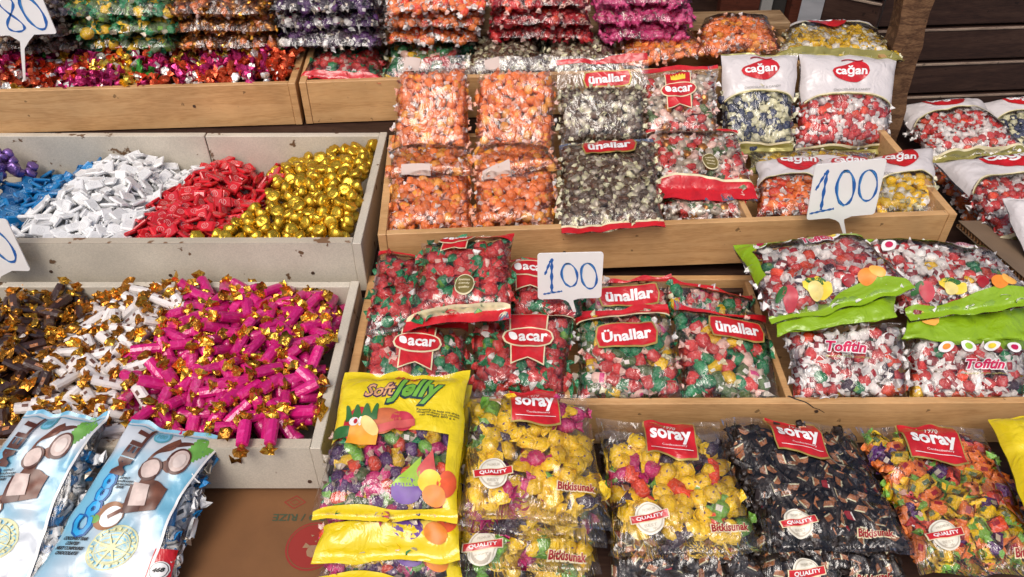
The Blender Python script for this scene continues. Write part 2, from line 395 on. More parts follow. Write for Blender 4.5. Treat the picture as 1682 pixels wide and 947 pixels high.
BLK = pbr('black_wrap', (.028, .018, .014), .3, coat=.3, bump=(190, .5, 1)); TAN = wax('caramel_print', (.42, .15, .05)); NAVY = wax('navy_wrap', (.03, .04, .10))
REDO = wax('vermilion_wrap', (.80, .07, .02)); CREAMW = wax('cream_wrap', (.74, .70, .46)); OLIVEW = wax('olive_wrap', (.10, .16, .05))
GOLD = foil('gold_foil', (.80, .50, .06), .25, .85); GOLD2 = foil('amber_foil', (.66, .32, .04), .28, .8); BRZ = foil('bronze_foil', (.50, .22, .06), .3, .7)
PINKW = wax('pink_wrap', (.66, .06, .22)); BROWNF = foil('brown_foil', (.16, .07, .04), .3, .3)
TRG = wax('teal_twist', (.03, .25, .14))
def tw(R, el, m, wt, er=1.0, el2=.9, acc=.08, ends=2, n=2, nb=7):
    return [(c_twist(R7, R * 1.1, el, nb, ends, er * .88, el2 * .85, acc * .45), m, wt / n) for _ in range(n)]
K = {}
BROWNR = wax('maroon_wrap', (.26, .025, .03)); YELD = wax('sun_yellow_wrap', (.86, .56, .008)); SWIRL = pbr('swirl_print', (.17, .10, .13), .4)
K['orange'] = Kind('candy', tw(.0106, 1.05, [ORANGE, PEACH, ORANGE2], 6, n=3, acc=.25) + tw(.0106, 1.0, [ORANGE2, WRAPP, WRAPW], 2, acc=.2) + tw(.0095, 1.0, [ORANGE, WRAPW, WRAPP], 2, acc=.25), .0106)
K['acar'] = Kind('candy', tw(.0120, 1.1, [REDW, REDW, WRAPP], 4, er=.9, acc=.3, n=3) + tw(.0120, 1.1, [REDW, GREENW, GREENW], 5, er=1.5, acc=.15, n=2) + tw(.011, 1, [GREENW, WRAPW, LIME], 2.4, er=1.1, acc=.2), .0120)
K['unfruit'] = Kind('candy', tw(.0115, 1.1, [REDW, WRAPP, WRAPP], 2.6, acc=.25) + tw(.0115, 1.1, [GREENW, GREENW, WRAPW], 2.4, acc=.3) + tw(.0115, 1.1, [YELW, CREAMW, WRAPW], 1.1, acc=.15) + tw(.0115, 1.1, [OLIVEW, SILV, WRAPW], 1.8, er=1.2, acc=.3) + tw(.0115, 1.1, [WRAPP, WRAPW, PINKW], .7, acc=.3), .012)
K['coffee'] = Kind('candy', tw(.0090, 1.3, [BROWN, CREAMW, SILV], 3, er=1.25, acc=.6, n=3) + tw(.0090, 1.2, [BROWN, CREAMW, BROWNF], 2, acc=.2) + tw(.0090, 1.2, [SILV, BROWN, CREAMW], 1.5, acc=.5), .0090)
K['mixpale'] = Kind('candy', tw(.0097, 1.1, [REDW, WRAPP, WRAPW], 2, acc=.25) + tw(.0097, 1.1, [OLIVEW, WRAPP, WRAPW], 1.0, acc=.3) + tw(.0097, 1.1, [WRAPP, WRAPW, REDW], 1.8, acc=.5) + tw(.0097, 1.1, [SILV, WRAPW, BROWN], 2.4, acc=.2) + tw(.0097, 1.1, [BRZ, WRAPP, SILV], 1, acc=.2), .0097)
K['milk_navy'] = Kind('candy', tw(.0103, 1.0, [NAVY, CREAMW, CREAMW], 3, er=1.1, acc=.18, n=3) + tw(.0103, .9, [CREAMW, CREAMW, NAVY], 2.2, er=1.1, acc=.15), .0103)
K['milk_red'] = Kind('candy', tw(.0101, 1.0, [REDW, WRAPW, WRAPW], 3, er=1.15, acc=.15, n=3) + tw(.0101, .9, [WRAPW, WRAPW, REDO], 2, er=1.1, acc=.2) + tw(.0101, 1, [REDO, WRAPW, OLIVEW], .8, acc=.1), .0101)
K['milk_orange'] = Kind('candy', tw(.0102, 1.0, [REDO, WRAPW, ORANGE], 2, acc=.3) + tw(.0102, 1.0, [ORANGE, WRAPW, WRAPW], 3, er=1.15, acc=.15) + tw(.0102, .9, [ORANGE, WRAPP, REDO], 2, acc=.2), .0102)
K['milk_yellow'] = Kind('candy', tw(.0105, 1.0, [YELW, CREAMW, WRAPW], 3, er=1.1, acc=.2) + tw(.0105, .9, [WRAPW, CREAMW, YELW], 1.5, acc=.2), .0105)
K['toffee_ring'] = Kind('candy', tw(.0108, .95, [REDW, WRAPW, WRAPW], 2.6, er=1.45, acc=.2, n=3) + tw(.0108, .9, [WRAPW, WRAPW, DRED], 2.6, er=1.35, acc=.15, n=3) + tw(.0108, 1, [REDO, WRAPW, ORANGE2], .7, er=1.2) + tw(.0108, 1, [DPUR, WRAPW, WRAPW], .35, er=1.3, acc=.4) + tw(.0108, 1, [BROWNR, WRAPW, WRAPW], 1.0, er=1.3, acc=.5) + tw(.0108, 1, [YELW, WRAPW, YELW], .3) + tw(.0108, 1, [GREENW, WRAPW, LIME], .25), .0108)
K['drop'] = Kind('candy', [(c_disc(R7, .0146), [YELD, SWIRL], 1.7) for _ in range(6)] + tw(.0125, 1.1, [LIME, LIME, WRAPW], 1.1, er=1.2, acc=.1) + tw(.0125, 1.1, [MAG, MAG, PINKW], 1.0, er=1.2, acc=.15) + tw(.0125, 1.1, [REDO, REDO, WRAPP], .9, er=1.2, acc=.1) + tw(.0118, 1.2, [DPUR, DPUR, SILV], .8, er=1.2, acc=.05) + tw(.0125, 1.0, [YELD, YELD, CREAMW], 2.6, er=1.2, acc=.1), .0142)
K['bar'] = Kind('candy', [(c_bar(R7, .0165, .0074, .0058), [BLK, TAN, CREAMW], 1) for _ in range(4)] + [(c_bar(R7, .0165, .0074, .0058), [BLK, BLK, TAN], .8), (c_bar(R7, .0165, .0074, .0058), [BLK, DRED, WRAPW], .4)], .0100)
K['toffee'] = Kind('candy', [(c_block(R7, .0145, .0105, .0085, True, .62, True), m, wt) for m, wt in (([YELD, LIME, OLIVEW], 2.2), ([YELD, LIME, OLIVEW], 2), ([REDO, LIME, DRED], 1.0), ([ORANGE, ORANGE, DRED], 1.5), ([ORANGE, LIME, DRED], 1.2), ([PUR, PUR, SILV], 1.3), ([LIME, LIME, YELW], .7), ([REDW, WRAPP, WRAPW], .3))], .0125)
K['jelly'] = Kind('candy', tw(.0100, 1.1, [PUR, SILV, PUR], 2, acc=.15) + tw(.010, 1.1, [LIME, GREENW, WRAPW], 1.2, acc=.15) + tw(.010, 1.1, [MAG, PINKW, WRAPP], 1.6, acc=.15) + tw(.010, 1.1, [YELW, YELW, CREAMW], .9) + tw(.010, 1.1, [REDO, WRAPP, REDO], .9) + tw(.010, 1.1, [OLIVEW, SILV, WRAPW], 1.2, acc=.3), .0105)
K['greenyel'] = Kind('candy', tw(.0125, 1.1, [YELW, GREENW, OLIVEW], 2, acc=.2) + tw(.0125, 1.1, [OLIVEW, GREENW, LIME], 2, acc=.2) + tw(.012, 1, [GREENW, SILV, OLIVEW], 1.4), .012)
K['bronze'] = Kind('candy', tw(.0100, 1.1, [BRZ, GOLD2, GOLD], 2, acc=.2) + tw(.010, 1.1, [BROWNF, BRZ, WRAPW], 1.5, acc=.15) + tw(.01, 1, [ORANGE, WRAPP, GOLD], .8), .010)
K['plum'] = Kind('candy', tw(.0105, 1.1, [DPUR, WRAPW, SILV], 2, acc=.2) + tw(.0105, 1.1, [PUR, DPUR, WRAPW], 2, acc=.15) + tw(.01, 1, [WRAPW, SILV, PINKW], .8), .0105)
K['darkred'] = Kind('candy', tw(.0098, 1.1, [DRED, WRAPP, REDW], 2, acc=.2) + tw(.0098, 1.1, [REDW, DRED, DRED], 2, acc=.15) + tw(.01, 1, [REDO, WRAPP, WRAPW], .5), .0098)
K['pink'] = Kind('candy', tw(.0105, 1.3, [PINKW, PINKW, WRAPP], 2, acc=.15) + tw(.010, 1.2, [MAG, PINKW, PINKW], 1.4), .0105)
K['choc'] = Kind('candy', tw(.0098, 1.1, [BROWN, SILV, BROWNF], 2, acc=.2) + tw(.0098, 1.1, [DPUR, BROWN, SILV], 1), .0098)

def frame_from(n):
    n = Vector(n).normalized(); a = Vector((1, 0, 0)); a = (a - n * a.dot(n)).normalized(); b = n.cross(a)
    return Matrix((a, b, n)).transposed()

def stuff_mesh(name, kind, items, mats=None):
    """items: list of (variant, Matrix3 as np, pos as np) -> one joined mesh"""
    order = []; Vs = []; Fs = []; Ms = []; off = 0; sm = []
    for vi, R, p in items:
        V, Fc, M, mt, _, _ = kind.var[vi]
        mp = []
        for m in mt:
            if m not in order: order.append(m)
            mp.append(order.index(m))
        Vs.append(V @ R.T + p); Fs += [[i + off for i in f] for f in Fc]; Ms += [mp[k] for k in M]; sm += [k != 1 for k in M]; off += len(V)
    if not Vs: return None
    me = mesh(name, np.concatenate(Vs), Fs, order, Ms); me.polygons.foreach_set('use_smooth', sm); me.update(); return me

# ------------------------------------------------------------------ sealed bags
class Bag:
    def __init__(s, name, label, TL, TR, BR, BL, T=.035, seal=(.06, .05), group=None, cat='bag of candy', seed=1,
                 film=None, lump=.0022, sag=0.0, pinch=.05, res=(38, 46), vrange=None):
        s.TL, s.TR, s.BR, s.BL = [np.array(p[:]) for p in (TL, TR, BR, BL)]
        T = T * 1.12; s.o = (s.TL + s.TR + s.BR + s.BL) / 4; s.T, s.seal, s.seed, s.lump, s.sag, s.pinch = T, seal, seed, lump, sag, pinch
        s.W = (np.linalg.norm(s.TR - s.TL) + np.linalg.norm(s.BR - s.BL)) / 2
        s.L = (np.linalg.norm(s.TL - s.BL) + np.linalg.norm(s.TR - s.BR)) / 2
        r = (s.TR + s.BR - s.TL - s.BL); d = (s.BL + s.BR - s.TL - s.TR)
        n = np.cross(r, -d); s.n = n / np.linalg.norm(n)
        s.rr = r / np.linalg.norm(r); s.uu = np.cross(s.n, s.rr)
        pj = [proj(p) for p in (s.TL, s.TR, s.BR, s.BL)]; dd = lambda a, b: math.dist(pj[a], pj[b])
        s.asp = min(max((s.L / (dd(0, 3) + dd(1, 2))) / (s.W / (dd(0, 1) + dd(3, 2))), 1.0), 1.9)
        s.root = props(link(name, None, None, Vector(s.o)), label, cat, group)
        s.root.empty_display_size = .05
        s.film = film or FILM
        nu, nv = res
        u, v = np.meshgrid(np.linspace(0, 1, nu), np.linspace(0, 1, nv))
        u = .5 + (u - .5) * (1 - .0 * v)
        top = s.S(u.ravel(), v.ravel(), 0.0)
        bu, bv = 10, 12
        u2, v2 = np.meshgrid(np.linspace(0, 1, bu), np.linspace(0, 1, bv))
        bot = s.S(u2.ravel(), v2.ravel(), 0, under=True)
        Fc = [[j * nu + i, (j + 1) * nu + i, (j + 1) * nu + i + 1, j * nu + i + 1] for j in range(nv - 1) for i in range(nu - 1)]
        o = nu * nv
        Fc += [[o + j * bu + i, o + j * bu + i + 1, o + (j + 1) * bu + i + 1, o + (j + 1) * bu + i] for j in range(bv - 1) for i in range(bu - 1)]
        link('wrapper_film', mesh('wrapper_film', np.concatenate([top, bot]), Fc, [s.film], None, True), s.root)
    def H(s, u, v):
        a = np.abs(2 * u - 1); v0, v1 = s.seal[0], 1 - s.seal[1]
        b = np.clip((v - v0) / (v1 - v0) * 2 - 1, -1, 1)
        f = np.power(np.clip(1 - a ** 4.5, 0, 1), .5) * np.power(np.clip(1 - np.abs(b) ** 5, 0, 1), .5)
        nz = vnoise(u * s.W / .075 + 3, v * s.L / .075 + 7, s.seed)
        return .62 * s.T * f * (0.92 + .16 * nz)
    def S(s, u, v, off=0.0, under=False):
        u = np.asarray(u, float); v = np.asarray(v, float)
        h = s.H(u, v); a = 2 * u - 1
        v0, v1 = s.seal[0], 1 - s.seal[1]; b = np.clip((v - v0) / (v1 - v0) * 2 - 1, -1, 1)
        base = (s.TL[None] * ((1 - u) * (1 - v))[:, None] + s.TR[None] * (u * (1 - v))[:, None] + s.BR[None] * (u * v)[:, None] + s.BL[None] * ((1 - u) * v)[:, None]) - s.o
        lat = -a * s.pinch * s.W * (1 - b ** 4) * .5 + .004 * vnoise(v * s.L / .03, a * 1.5 + 9, s.seed + 3) * np.abs(a) ** 3
        lng = .006 * vnoise(u * s.W / .03, v * 2, s.seed + 4) * np.abs(2 * v - 1) ** 6
        if under:
            hh = -h * .60 - .0005
        else:
            lum = s.lump * vnoise(u * s.W / .017, v * s.L / .017, s.seed + 5) * np.clip(h / (s.T * .2), 0, 1)
            edge = np.exp(-np.maximum(np.minimum(v - v0 * .6, v1 + s.seal[1] * .4 - v), 0) / .09)
            fold = .0034 * vnoise(u * s.W / .019, v * s.L / .12, s.seed + 6) * edge
            hh = h + lum + fold + .0022 * vnoise(u * s.W / .045, v * s.L / .045, s.seed + 8)
        hh = hh + s.sag * (b ** 2 * -1)
        return base + s.rr * lat[:, None] + s.uu * lng[:, None] + s.n * (hh + off)[:, None]
    def uv(s, cu, cv, X, Y, rot):
        c, q = math.cos(rot), math.sin(rot)
        return cu + (X * c - Y * q) / s.W, cv + (X * q + Y * c) * s.asp / s.L
    def band(s, name, cu, cv, hw, hh, mat, top=None, bot=None, rot=0.0, n=(18, 6), lvl=1, parent=None, smooth=True, abs_=False):
        """a printed patch: half width hw and half height hh in metres, edges top(s), bot(s) in [-1,1] (down is +)"""
        top = top or (lambda q: -1.0); bot = bot or (lambda q: 1.0)
        X = []; Y = []
        for j in range(n[1] + 1):
            for i in range(n[0] + 1):
                q = -1 + 2 * i / n[0]; a, b = top(q), bot(q); t = a + (b - a) * j / n[1]
                X.append(q * hw); Y.append(t * hh)
        u, v = s.uv(cu, cv, np.array(X), np.array(Y), rot)
        u = np.clip(u, .002, .998); v = np.clip(v, .002, .998)
        V = s.S(u, v, .0012 + .0009 * lvl); m = n[0] + 1
        Fc = [[j * m + i, (j + 1) * m + i, (j + 1) * m + i + 1, j * m + i + 1] for j in range(n[1]) for i in range(n[0])]
        return link(name, mesh(name, V, Fc, [mat], None, smooth), parent or s.root)
    def zone(s, name, v0, v1, mat, u0=0., u1=1., lvl=0, top=None, bot=None, n=(36, 8)):
        """full-width printed zone between v0 and v1; top/bot(s) shift the edges (in v)"""
        top = top or (lambda q: 0); bot = bot or (lambda q: 0)
        hh = (v1 - v0) / 2 * s.L / s.asp
        return s.band(name, (u0 + u1) / 2, (v0 + v1) / 2, (u1 - u0) / 2 * s.W, hh, mat, lambda q: -1 + top(q) * s.L / s.asp / hh, lambda q: 1 + bot(q) * s.L / s.asp / hh, 0, n, lvl)
    def ell(s, name, cu, cv, hw, hh, mat, rot=0, lvl=1, parent=None, p=2.0, n=(14, 4)):
        e = lambda q: max(1 - abs(q) ** p, 0) ** (1 / p)
        return s.band(name, cu, cv, hw, hh, mat, lambda q: -e(q), lambda q: e(q), rot, n, lvl, parent)
    def text(s, t, cu, cv, hw, hh, mat, rot=0, lvl=3, parent=None, bold=.02, shear=0, name='lettering', arc=0.0):
        q, Fc, asp = text_geo(t, bold, shear)
        X = q[:, 0] * hw; Y = q[:, 1] * hh + arc * q[:, 0] ** 2 * hh
        u, v = s.uv(cu, cv, X, Y, rot)
        return link(name, mesh(name, s.S(np.clip(u, .002, .998), np.clip(v, .002, .998), .0012 + .0009 * lvl), Fc, [mat], None, True), parent or s.root)
    def fill(s, kind, single=True, pack=.745, vr=None, ur=(.045, .955), under=True, depth=1.06):
        k = K[kind]; r = random.Random(s.seed * 13 + 5); R = k.size; d = 2 * R * pack
        v0, v1 = vr or (s.seal[0] + .01, 1 - s.seal[1] - .01)
        pts = []; cell = {}
        n = int((s.W * s.L) / (d * d) * 22)
        for _ in range(n):
            x = r.uniform(ur[0], ur[1]) * s.W; y = r.uniform(v0, v1) * s.L
            ci, cj = int(x / d), int(y / d); ok = True
            for a in (-1, 0, 1):
                for b in (-1, 0, 1):
                    for (qx, qy) in cell.get((ci + a, cj + b), ()):
                        if (qx - x) ** 2 + (qy - y) ** 2 < d * d: ok = False; break
                    if not ok: break
                if not ok: break
            if ok: cell.setdefault((ci, cj), []).append((x, y)); pts.append((x / s.W, y / s.L))
        if not pts: return
        A = np.array(pts); du, dv = R / s.W, R / s.L
        h = np.min([s.H(np.clip(A[:, 0] + a * du, 0, 1), np.clip(A[:, 1] + b * dv, 0, 1)) for a, b in ((0, 0), (.8, 0), (-.8, 0), (0, .8), (0, -.8))], 0)
        h0 = s.H(A[:, 0], A[:, 1])
        Rn = np.stack([s.rr, s.uu, s.n], 1)
        lo = []; top = []
        for (u, v), hh, hc in zip(pts, h, h0):
            if hc * 1.6 < R * 1.5 or hh < R * .25: continue
            z = hh - R * depth - .002 + r.uniform(-.16, .02) * R
            base = s.S(np.array([u]), np.array([v]))[0] - s.n * s.H(np.array([u]), np.array([v]))[0]
            rot = Rn @ np.array(rot_rand(r, .32))
            top.append((k.pick(r), rot, base + s.n * z))
            if under and hc * 1.6 > R * 1.9:
                q = np.array([r.uniform(-.8, .8) * R, r.uniform(-.8, .8) * R, max(z - 1.5 * R, -.6 * hc + .8 * R)])
                lo.append((k.pick(r), Rn @ np.array(rot_rand(r, .8)), base + Rn[:, 0] * q[0] + Rn[:, 1] * q[1] + s.n * q[2]))
        if single:
            for vi, R3, p in top[:300]:
                o = link('candy', k.var[vi][5], s.root)
                o.matrix_local = Matrix.Translation(Vector(p)) @ Matrix(R3.tolist()).to_4x4()
            lo += top[300:]
        else: lo += top
        if lo:
            o = link('packed_candy', stuff_mesh('packed_candy', k, lo), s.root); o['kind'] = 'stuff'
        return len(top)

def lower(b, label, seed, T=None, fwd=.012, k=1.08, cat='bag of candy', name='candy_bag', side=0.0, **kw):
    """the next bag down of the same pile: same outline, one thickness lower, its bottom edge a little forward"""
    T = T or b.T / 1.12; d = b.n * T * 1.05 * k; f = b.uu * fwd; q = b.rr * side
    Ts = [Vector(p) for p in (b.TL - d + q, b.TR - d + q, b.BR - d - f + q, b.BL - d - f + q)]
    return Bag(name, label, *Ts, T=T, seed=seed, cat=cat, **kw)

# ------------------------------------------------------------------ the place: ground, back wall, stand
props(link('ground', mesh('ground', [(-40, -40, 0), (40, -40, 0), (40, 40, 0), (-40, 40, 0)], [[0, 1, 2, 3]], [chip_mat('paving', (.22, .21, .20), (.1, .09, .08), .75)])), kind='structure', label='grey paved ground under the candy stall')

def wall_of_boards(name, label, A, B, z0, z1, nb, mat, seam_mat=None, th=.022):
    """horizontal boards between the ground points A and B"""
    A = Vector((*A, 0)); B = Vector((*B, 0)); ln = (B - A).length; ang = math.atan2((B - A).y, (B - A).x)
    e = props(link(name, None, None, (A.x, A.y, z0)), label, 'wall'); e.rotation_euler.z = ang
    h = (z1 - z0) / nb
    box('backing_panel', 0, ln, .012, .02, 0, z1 - z0, DARK, e)
    for i in range(nb):
        o = box('plank', 0, ln, -th + rnd.uniform(-.002, .002), .01, i * h + .004, (i + 1) * h - .004, mat, e, .004)
        if seam_mat: box('worn_edge', 0, ln, -th - .0045, -th + .002, (i + 1) * h - .011, (i + 1) * h - .0055, seam_mat, o, .0005)
    return e
wr = PZ(1500, 165, .78)
wall_of_boards('plank_wall', 'dark brown wall of wide horizontal planks behind the sacks on the right', (1.06, 2.30), (2.6, 2.42), .40, 1.60, 11, DARKWOOD, PALEWORN)
wall_of_boards('shutter_wall', 'narrow dark brown boarded panel left of the leaning rough post', (.93, 2.34), (1.06, 2.25), .40, 1.60, 9, DARKWOOD, PALEWORN)
o = props(link('back_wall', None, None, (-2.4, 2.62, 0)), 'black-brown back of the stall behind the stacked bags', 'wall')
box('plank', 0, 3.28, 0, .02, .2, 2.2, DARK, o)  # dark background: the shade from overhead is put into these boards' colour
for x in np.arange(0.1, 3.2, .16): box('plank', x, x + .15, -.015, -.002, .3, 1.7, DARKWOOD, o, .003)
REDBR = wood_mat('red_brown_door_wood', (.05, .012, .006), (.08, .02, .01), (.11, .03, .016), .8, .5)
t = props(link('door_frame', None, None, (.70, 2.42, .2)), 'red-brown door edge with a grey strip, right of the plank shelf end', 'door frame')
box('jamb', -.06, .06, 0, .04, 0, 1.5, REDBR, t); box('jamb', .15, .18, -.02, .04, 0, 1.5, REDBR, t)
box('plaster_strip', .064, .098, -.005, .03, 0, 1.5, chip_mat('grey_render', (.26, .25, .23), (.1, .09, .08)), t); box('recess', .10, .148, .02, .05, 0, 1.5, DARK, t)

# rough leaning post
pb = PZ(1452, 205, .80); pb = P(1450, 198, 1.86); pt = P(1512, -40, 1.93)
V = []; Fc = []; n = 24
dirv = (pt - pb).normalized(); side = Vector((1, 0, 0)); side = (side - dirv * side.dot(dirv)).normalized(); fw = dirv.cross(side)
ext = pb - dirv * .6
L_ = (pt - ext).length
for i in range(n + 1):
    c = ext + dirv * L_ * i / n; a = .037 + .0012 * math.sin(i * 1.7) + rnd.uniform(-.002, .002)
    for (sx, sy) in ((-1, -1), (-.2, -1.25), (1, -.9), (1, 1), (-1, 1)):
        V.append(c + side * sx * (a + rnd.uniform(-.002, .002)) + fw * sy * .028)
V = [tuple(p) for p in V]
for i in range(n):
    for k in range(5): Fc.append([i * 5 + k, i * 5 + (k + 1) % 5, (i + 1) * 5 + (k + 1) % 5, (i + 1) * 5 + k])
ROUGH = wood_mat('rough_post_wood', (.05, .022, .010), (.12, .058, .026), (.21, .115, .055), 1.6, .85)
pm = fixn(mesh('wooden_post', V, Fc, [ROUGH])); props(link('wooden_post', pm), 'rough leaning timber post with ragged brown edge by the dark plank wall', 'post')

# ------------------------------------------------------------------ trays
def tray(name, label, x, y, rot, W, D, ztop, H, mat, emat, dividers=(), th=.016, split_back=None, floor_z=None, screws=()):
    e = props(link(name, None, None, (x, y, ztop - H)), label, 'tray'); e.rotation_euler.z = rot
    box('side_board', 0, th, 0.0, D, 0, H, mat, e); box('side_board', W - th, W, 0.0, D, 0, H, mat, e)
    f = box('front_board', th + .0004, W - th - .0004, .0015, th, 0, H - .0008, mat, e)
    if emat:
        box('edge_strip', th, W - th, .001, th + .001, H - .0006, H + .0012, emat, f, .0005)
    if split_back:
        box('back_board', th + .0004, split_back - .0012, D - th, D - .001, 0, H, mat, e); box('back_board', split_back + .0012, W - th - .0004, D - th, D - .001, 0, H - .001, mat, e)
    else: box('back_board', th + .0004, W - th - .0004, D - th, D - .001, 0, H - .001, mat, e)
    box('bottom_board', th + .001, W - th - .001, th + .001, D - th - .001, .002, .010, mat, e)
    for d in dividers: box('divider', d - .006, d + .006, th + .0005, D - th - .0005, .0105, H - .004, mat, e)
    for (sx, sz) in screws:
        s = link('screw', SCREWM, e, (sx, .0008, sz))
    return e
v, f = lathe([(-.0012, .0030), (-.0004, .0036), (.0008, .0036)], 10, 'y'); v = [(p[0], p[2], p[1]) for p in v]
v = [(a, c if abs(c) < .002 else c, b) for a, b, c in [(p[0], p[2], p[1]) for p in v]]
V = []; 
for (yy, rr_) in ((-.0012, .0020), (-.0010, .0034), (.002, .0034)):
    for k in range(10): V.append((rr_ * math.cos(k * .628), yy, rr_ * math.sin(k * .628)))
Fc = [[i * 10 + k, i * 10 + (k + 1) % 10, (i + 1) * 10 + (k + 1) % 10, (i + 1) * 10 + k] for i in range(2) for k in range(10)] + [list(range(10))]
SCREWM = fixn(mesh('screw', V, Fc, [SCREW]))
R_ = math.radians
tray('candy_tray', 'beech tray of loose mixed foil candies at the top left', -1.60, 1.609, R_(3.7), 1.108, .29, .95, .105, BEECH, None, (.465, .742), screws=((.87, .055), (.14, .05)))
tray('candy_tray', 'long beech tray at the top with bags lying in it, behind the standing bags', -.486, 1.683, R_(4.4), 1.40, .25, .95, .105, BEECH, None, (.75, 1.185))
MRa = R_(3.5)
MR = tray('candy_tray', 'beech tray in the middle right holding orange, brown and white-headed bags', -.256, 1.22, MRa, 1.137, .385, .86, .105, BEECH, None, (.727,), screws=((.36, .045), (.98, .045), (.06, .03)))
LR = tray('candy_tray', 'beech tray with a cracked front edge holding the red-strip and lime-green bags', -.285, .888, R_(.25), 1.20, .345, .75, .105, BEECH, None, (.378, .756), screws=((.80, .085),))
tray('candy_tray', 'worn pale chipboard tray of white, red, blue and gold chocolates', -1.25, 1.203, R_(.2), .963, .43, .85, .118, CHIP, CHIPEDGE, (), .017, split_back=.545, screws=((.35, .05), (.86, .045), (.58, .04)))
tray('candy_tray', 'worn pale chipboard tray of twisted pink, white and brown candies', -1.10, .774, 0, .806, .405, .78, .105, CHIP, CHIPEDGE, (), .017, screws=((.20, .03), (.775, .02), (.55, .018)))
# crack in the front edge of the lower right tray
pts = [(1318, 660, 0), (1345, 672, 0), (1372, 682, 1), (1402, 697, 1)]
cr = [(.755, .1062, .0008), (.775, .1062, .004)]
V = []; path = [(.752, .0175, .1057), (.763, .010, .1057), (.776, .004, .1057), (.782, .0009, .104), (.793, .0009, .094), (.803, .0009, .090), (.815, .0009, .081)]
for i, (a, b, c) in enumerate(path):
    wd = .0012 * (1 - i / 8)
    V += [(a - wd, b, c - wd), (a + wd, b - .0001, c + wd)]
link('crack', mesh('crack', V, [[2 * i, 2 * i + 1, 2 * i + 3, 2 * i + 2] for i in range(len(path) - 1)], [DARK]), LR)

# shelf plank above the back trays
sh = props(link('shelf_plank', None, None, (-1.7, 1.80, .972)), 'weathered narrow plank shelf carrying the stacked bags at the top', 'shelf'); sh.rotation_euler.z = R_(3.3)
box('plank', 0, 2.40, .0, .085, .0, .018, OLDWOOD, sh, .002); box('plank', 0, 2.06, .095, .42, 0, .017, OLDWOOD, sh, .002)
for x in (.0, 1.1, 2.3): box('bracket', x, x + .03, .03, .07, -.14, -.0006, OLDWOOD, sh)

# the stand under the trays: stepped boards on legs
st = props(link('stall_stand', None, None, (0, 0, 0)), 'dark stepped wooden stand carrying all the trays', 'stand')
for (x0, x1, y0, y1, z) in ((-1.75, .84, 1.62, 2.15, .842), (-1.4, .86, 1.21, 1.66, .728), (-1.25, .95, .83, 1.22, .642), (-1.2, 1.1, .42, .885, .60)):
    box('shelf_board', x0, x1, y0, y1, z - .018, z, DARKWOOD, st)
for x in (-1.15, -.1, .78):
    for y, z in ((.5, .58), (1.0, .62), (1.45, .70), (1.95, .82)): box('leg', x, x + .05, y, y + .05, 0, z, DARKWOOD, st)
for (y, z0, z1) in ((1.665, .745, .82), (1.62, .745, .824)): box('void_panel', -1.7, .84, y + .03, y + .045, z0, z1, DARK, st)  # near-black sheets closing the void under the tray, its shade put into the colour

# ------------------------------------------------------------------ loose candies
def c_long(r, a, R, sq=.85, acc=None):
    pr = [(-a, R * .55), (-a * .96, R * .93), (-a * .4, R), (a * .4, R), (a * .96, R * .93), (a, R * .55)]
    v, f = lathe(pr, 10, 'x', .035, r, sq); parts = [(v, f, 0)]
    if acc:
        z = R * sq * 1.045
        for (q, ww) in acc:
            parts.append(([(a * (q - ww), -R * .26, z * .97), (a * (q + ww), -R * .26, z * .97), (a * (q + ww), R * .26, z * .97), (a * (q - ww), R * .26, z * .97), (a * (q - ww), 0, z), (a * (q + ww), 0, z)],
                          [[0, 1, 5, 4], [4, 5, 2, 3]], 1))
    return join(parts)
def c_end(r, x, s, R):
    """crumpled foil twist: neck, then a ragged open rosette in three rings"""
    V = []; Fc = []; n = 9; rings = ((0, .45), (.45, .42), (.85, .95), (1.35, 1.25), (1.1, .5))
    for i, (d, q) in enumerate(rings):
        for k in range(n):
            a = 2 * math.pi * k / n + r.uniform(-.15, .15); j = r.uniform(.7, 1.2) * (1.18 if (k + i) % 2 else .78) if i > 1 else 1
            V.append((x + s * R * d * r.uniform(.8, 1.2), R * q * j * math.cos(a), R * q * j * math.sin(a) * .8))
    for i in range(len(rings) - 1):
        for k in range(n): Fc.append([i * n + k, i * n + (k + 1) % n, (i + 1) * n + (k + 1) % n, (i + 1) * n + k])
    Fc.append(list(range(4 * n, 5 * n)))
    return V, Fc, [0] * len(Fc)
PINKH = pbr('magenta_chocolate_wrap', (.58, .010, .17), .28, 0, coat=.6, bump=(70, .5, 1.4), jitter=.18, glint_streak=(60, .35, (.78, .10, .36)))  # lighter fold highlights are painted into the magenta
WHITEH = pbr('white_chocolate_wrap', (.76, .71, .68), .33, 0, coat=.4, bump=(90, .4, 1), jitter=.08)
BROWNH = pbr('dark_brown_wrap', (.045, .018, .012), .28, .1, coat=.6, bump=(90, .4, 1), jitter=.25)
FLW = pbr('white_flat_wrap', (.80, .80, .79), .35, 0, coat=.3, bump=(120, .3, 1), jitter=.07)
FLR = pbr('red_flat_wrap', (.62, .012, .020), .3, 0, coat=.5, bump=(120, .3, 1), jitter=.18)
FLB = pbr('blue_flat_wrap', (.010, .19, .46), .3, 0, coat=.5, bump=(120, .3, 1), jitter=.2)
PALEP = pbr('pale_print', (.75, .45, .42), .4); LGREY = pbr('light_grey_print', (.62, .61, .60), .4); LBL = pbr('light_blue_print', (.35, .58, .75), .4)
CUPG = foil('gold_cup_foil', (.78, .50, .045), .24, .8, .2); PURF = foil('violet_foil', (.24, .14, .42), .25, .6, .2)
ENDG = foil('gold_twist_foil', (.78, .44, .06), .22, .9, .25); ENDA = foil('amber_twist_foil', (.52, .22, .03), .25, .85, .3)
FMAG = foil('magenta_foil', (.48, .03, .15), .25, .6, .3); FORR = foil('copper_red_foil', (.62, .09, .03), .25, .65, .3); FGRN = foil('green_foil', (.06, .32, .05), .25, .6, .3)
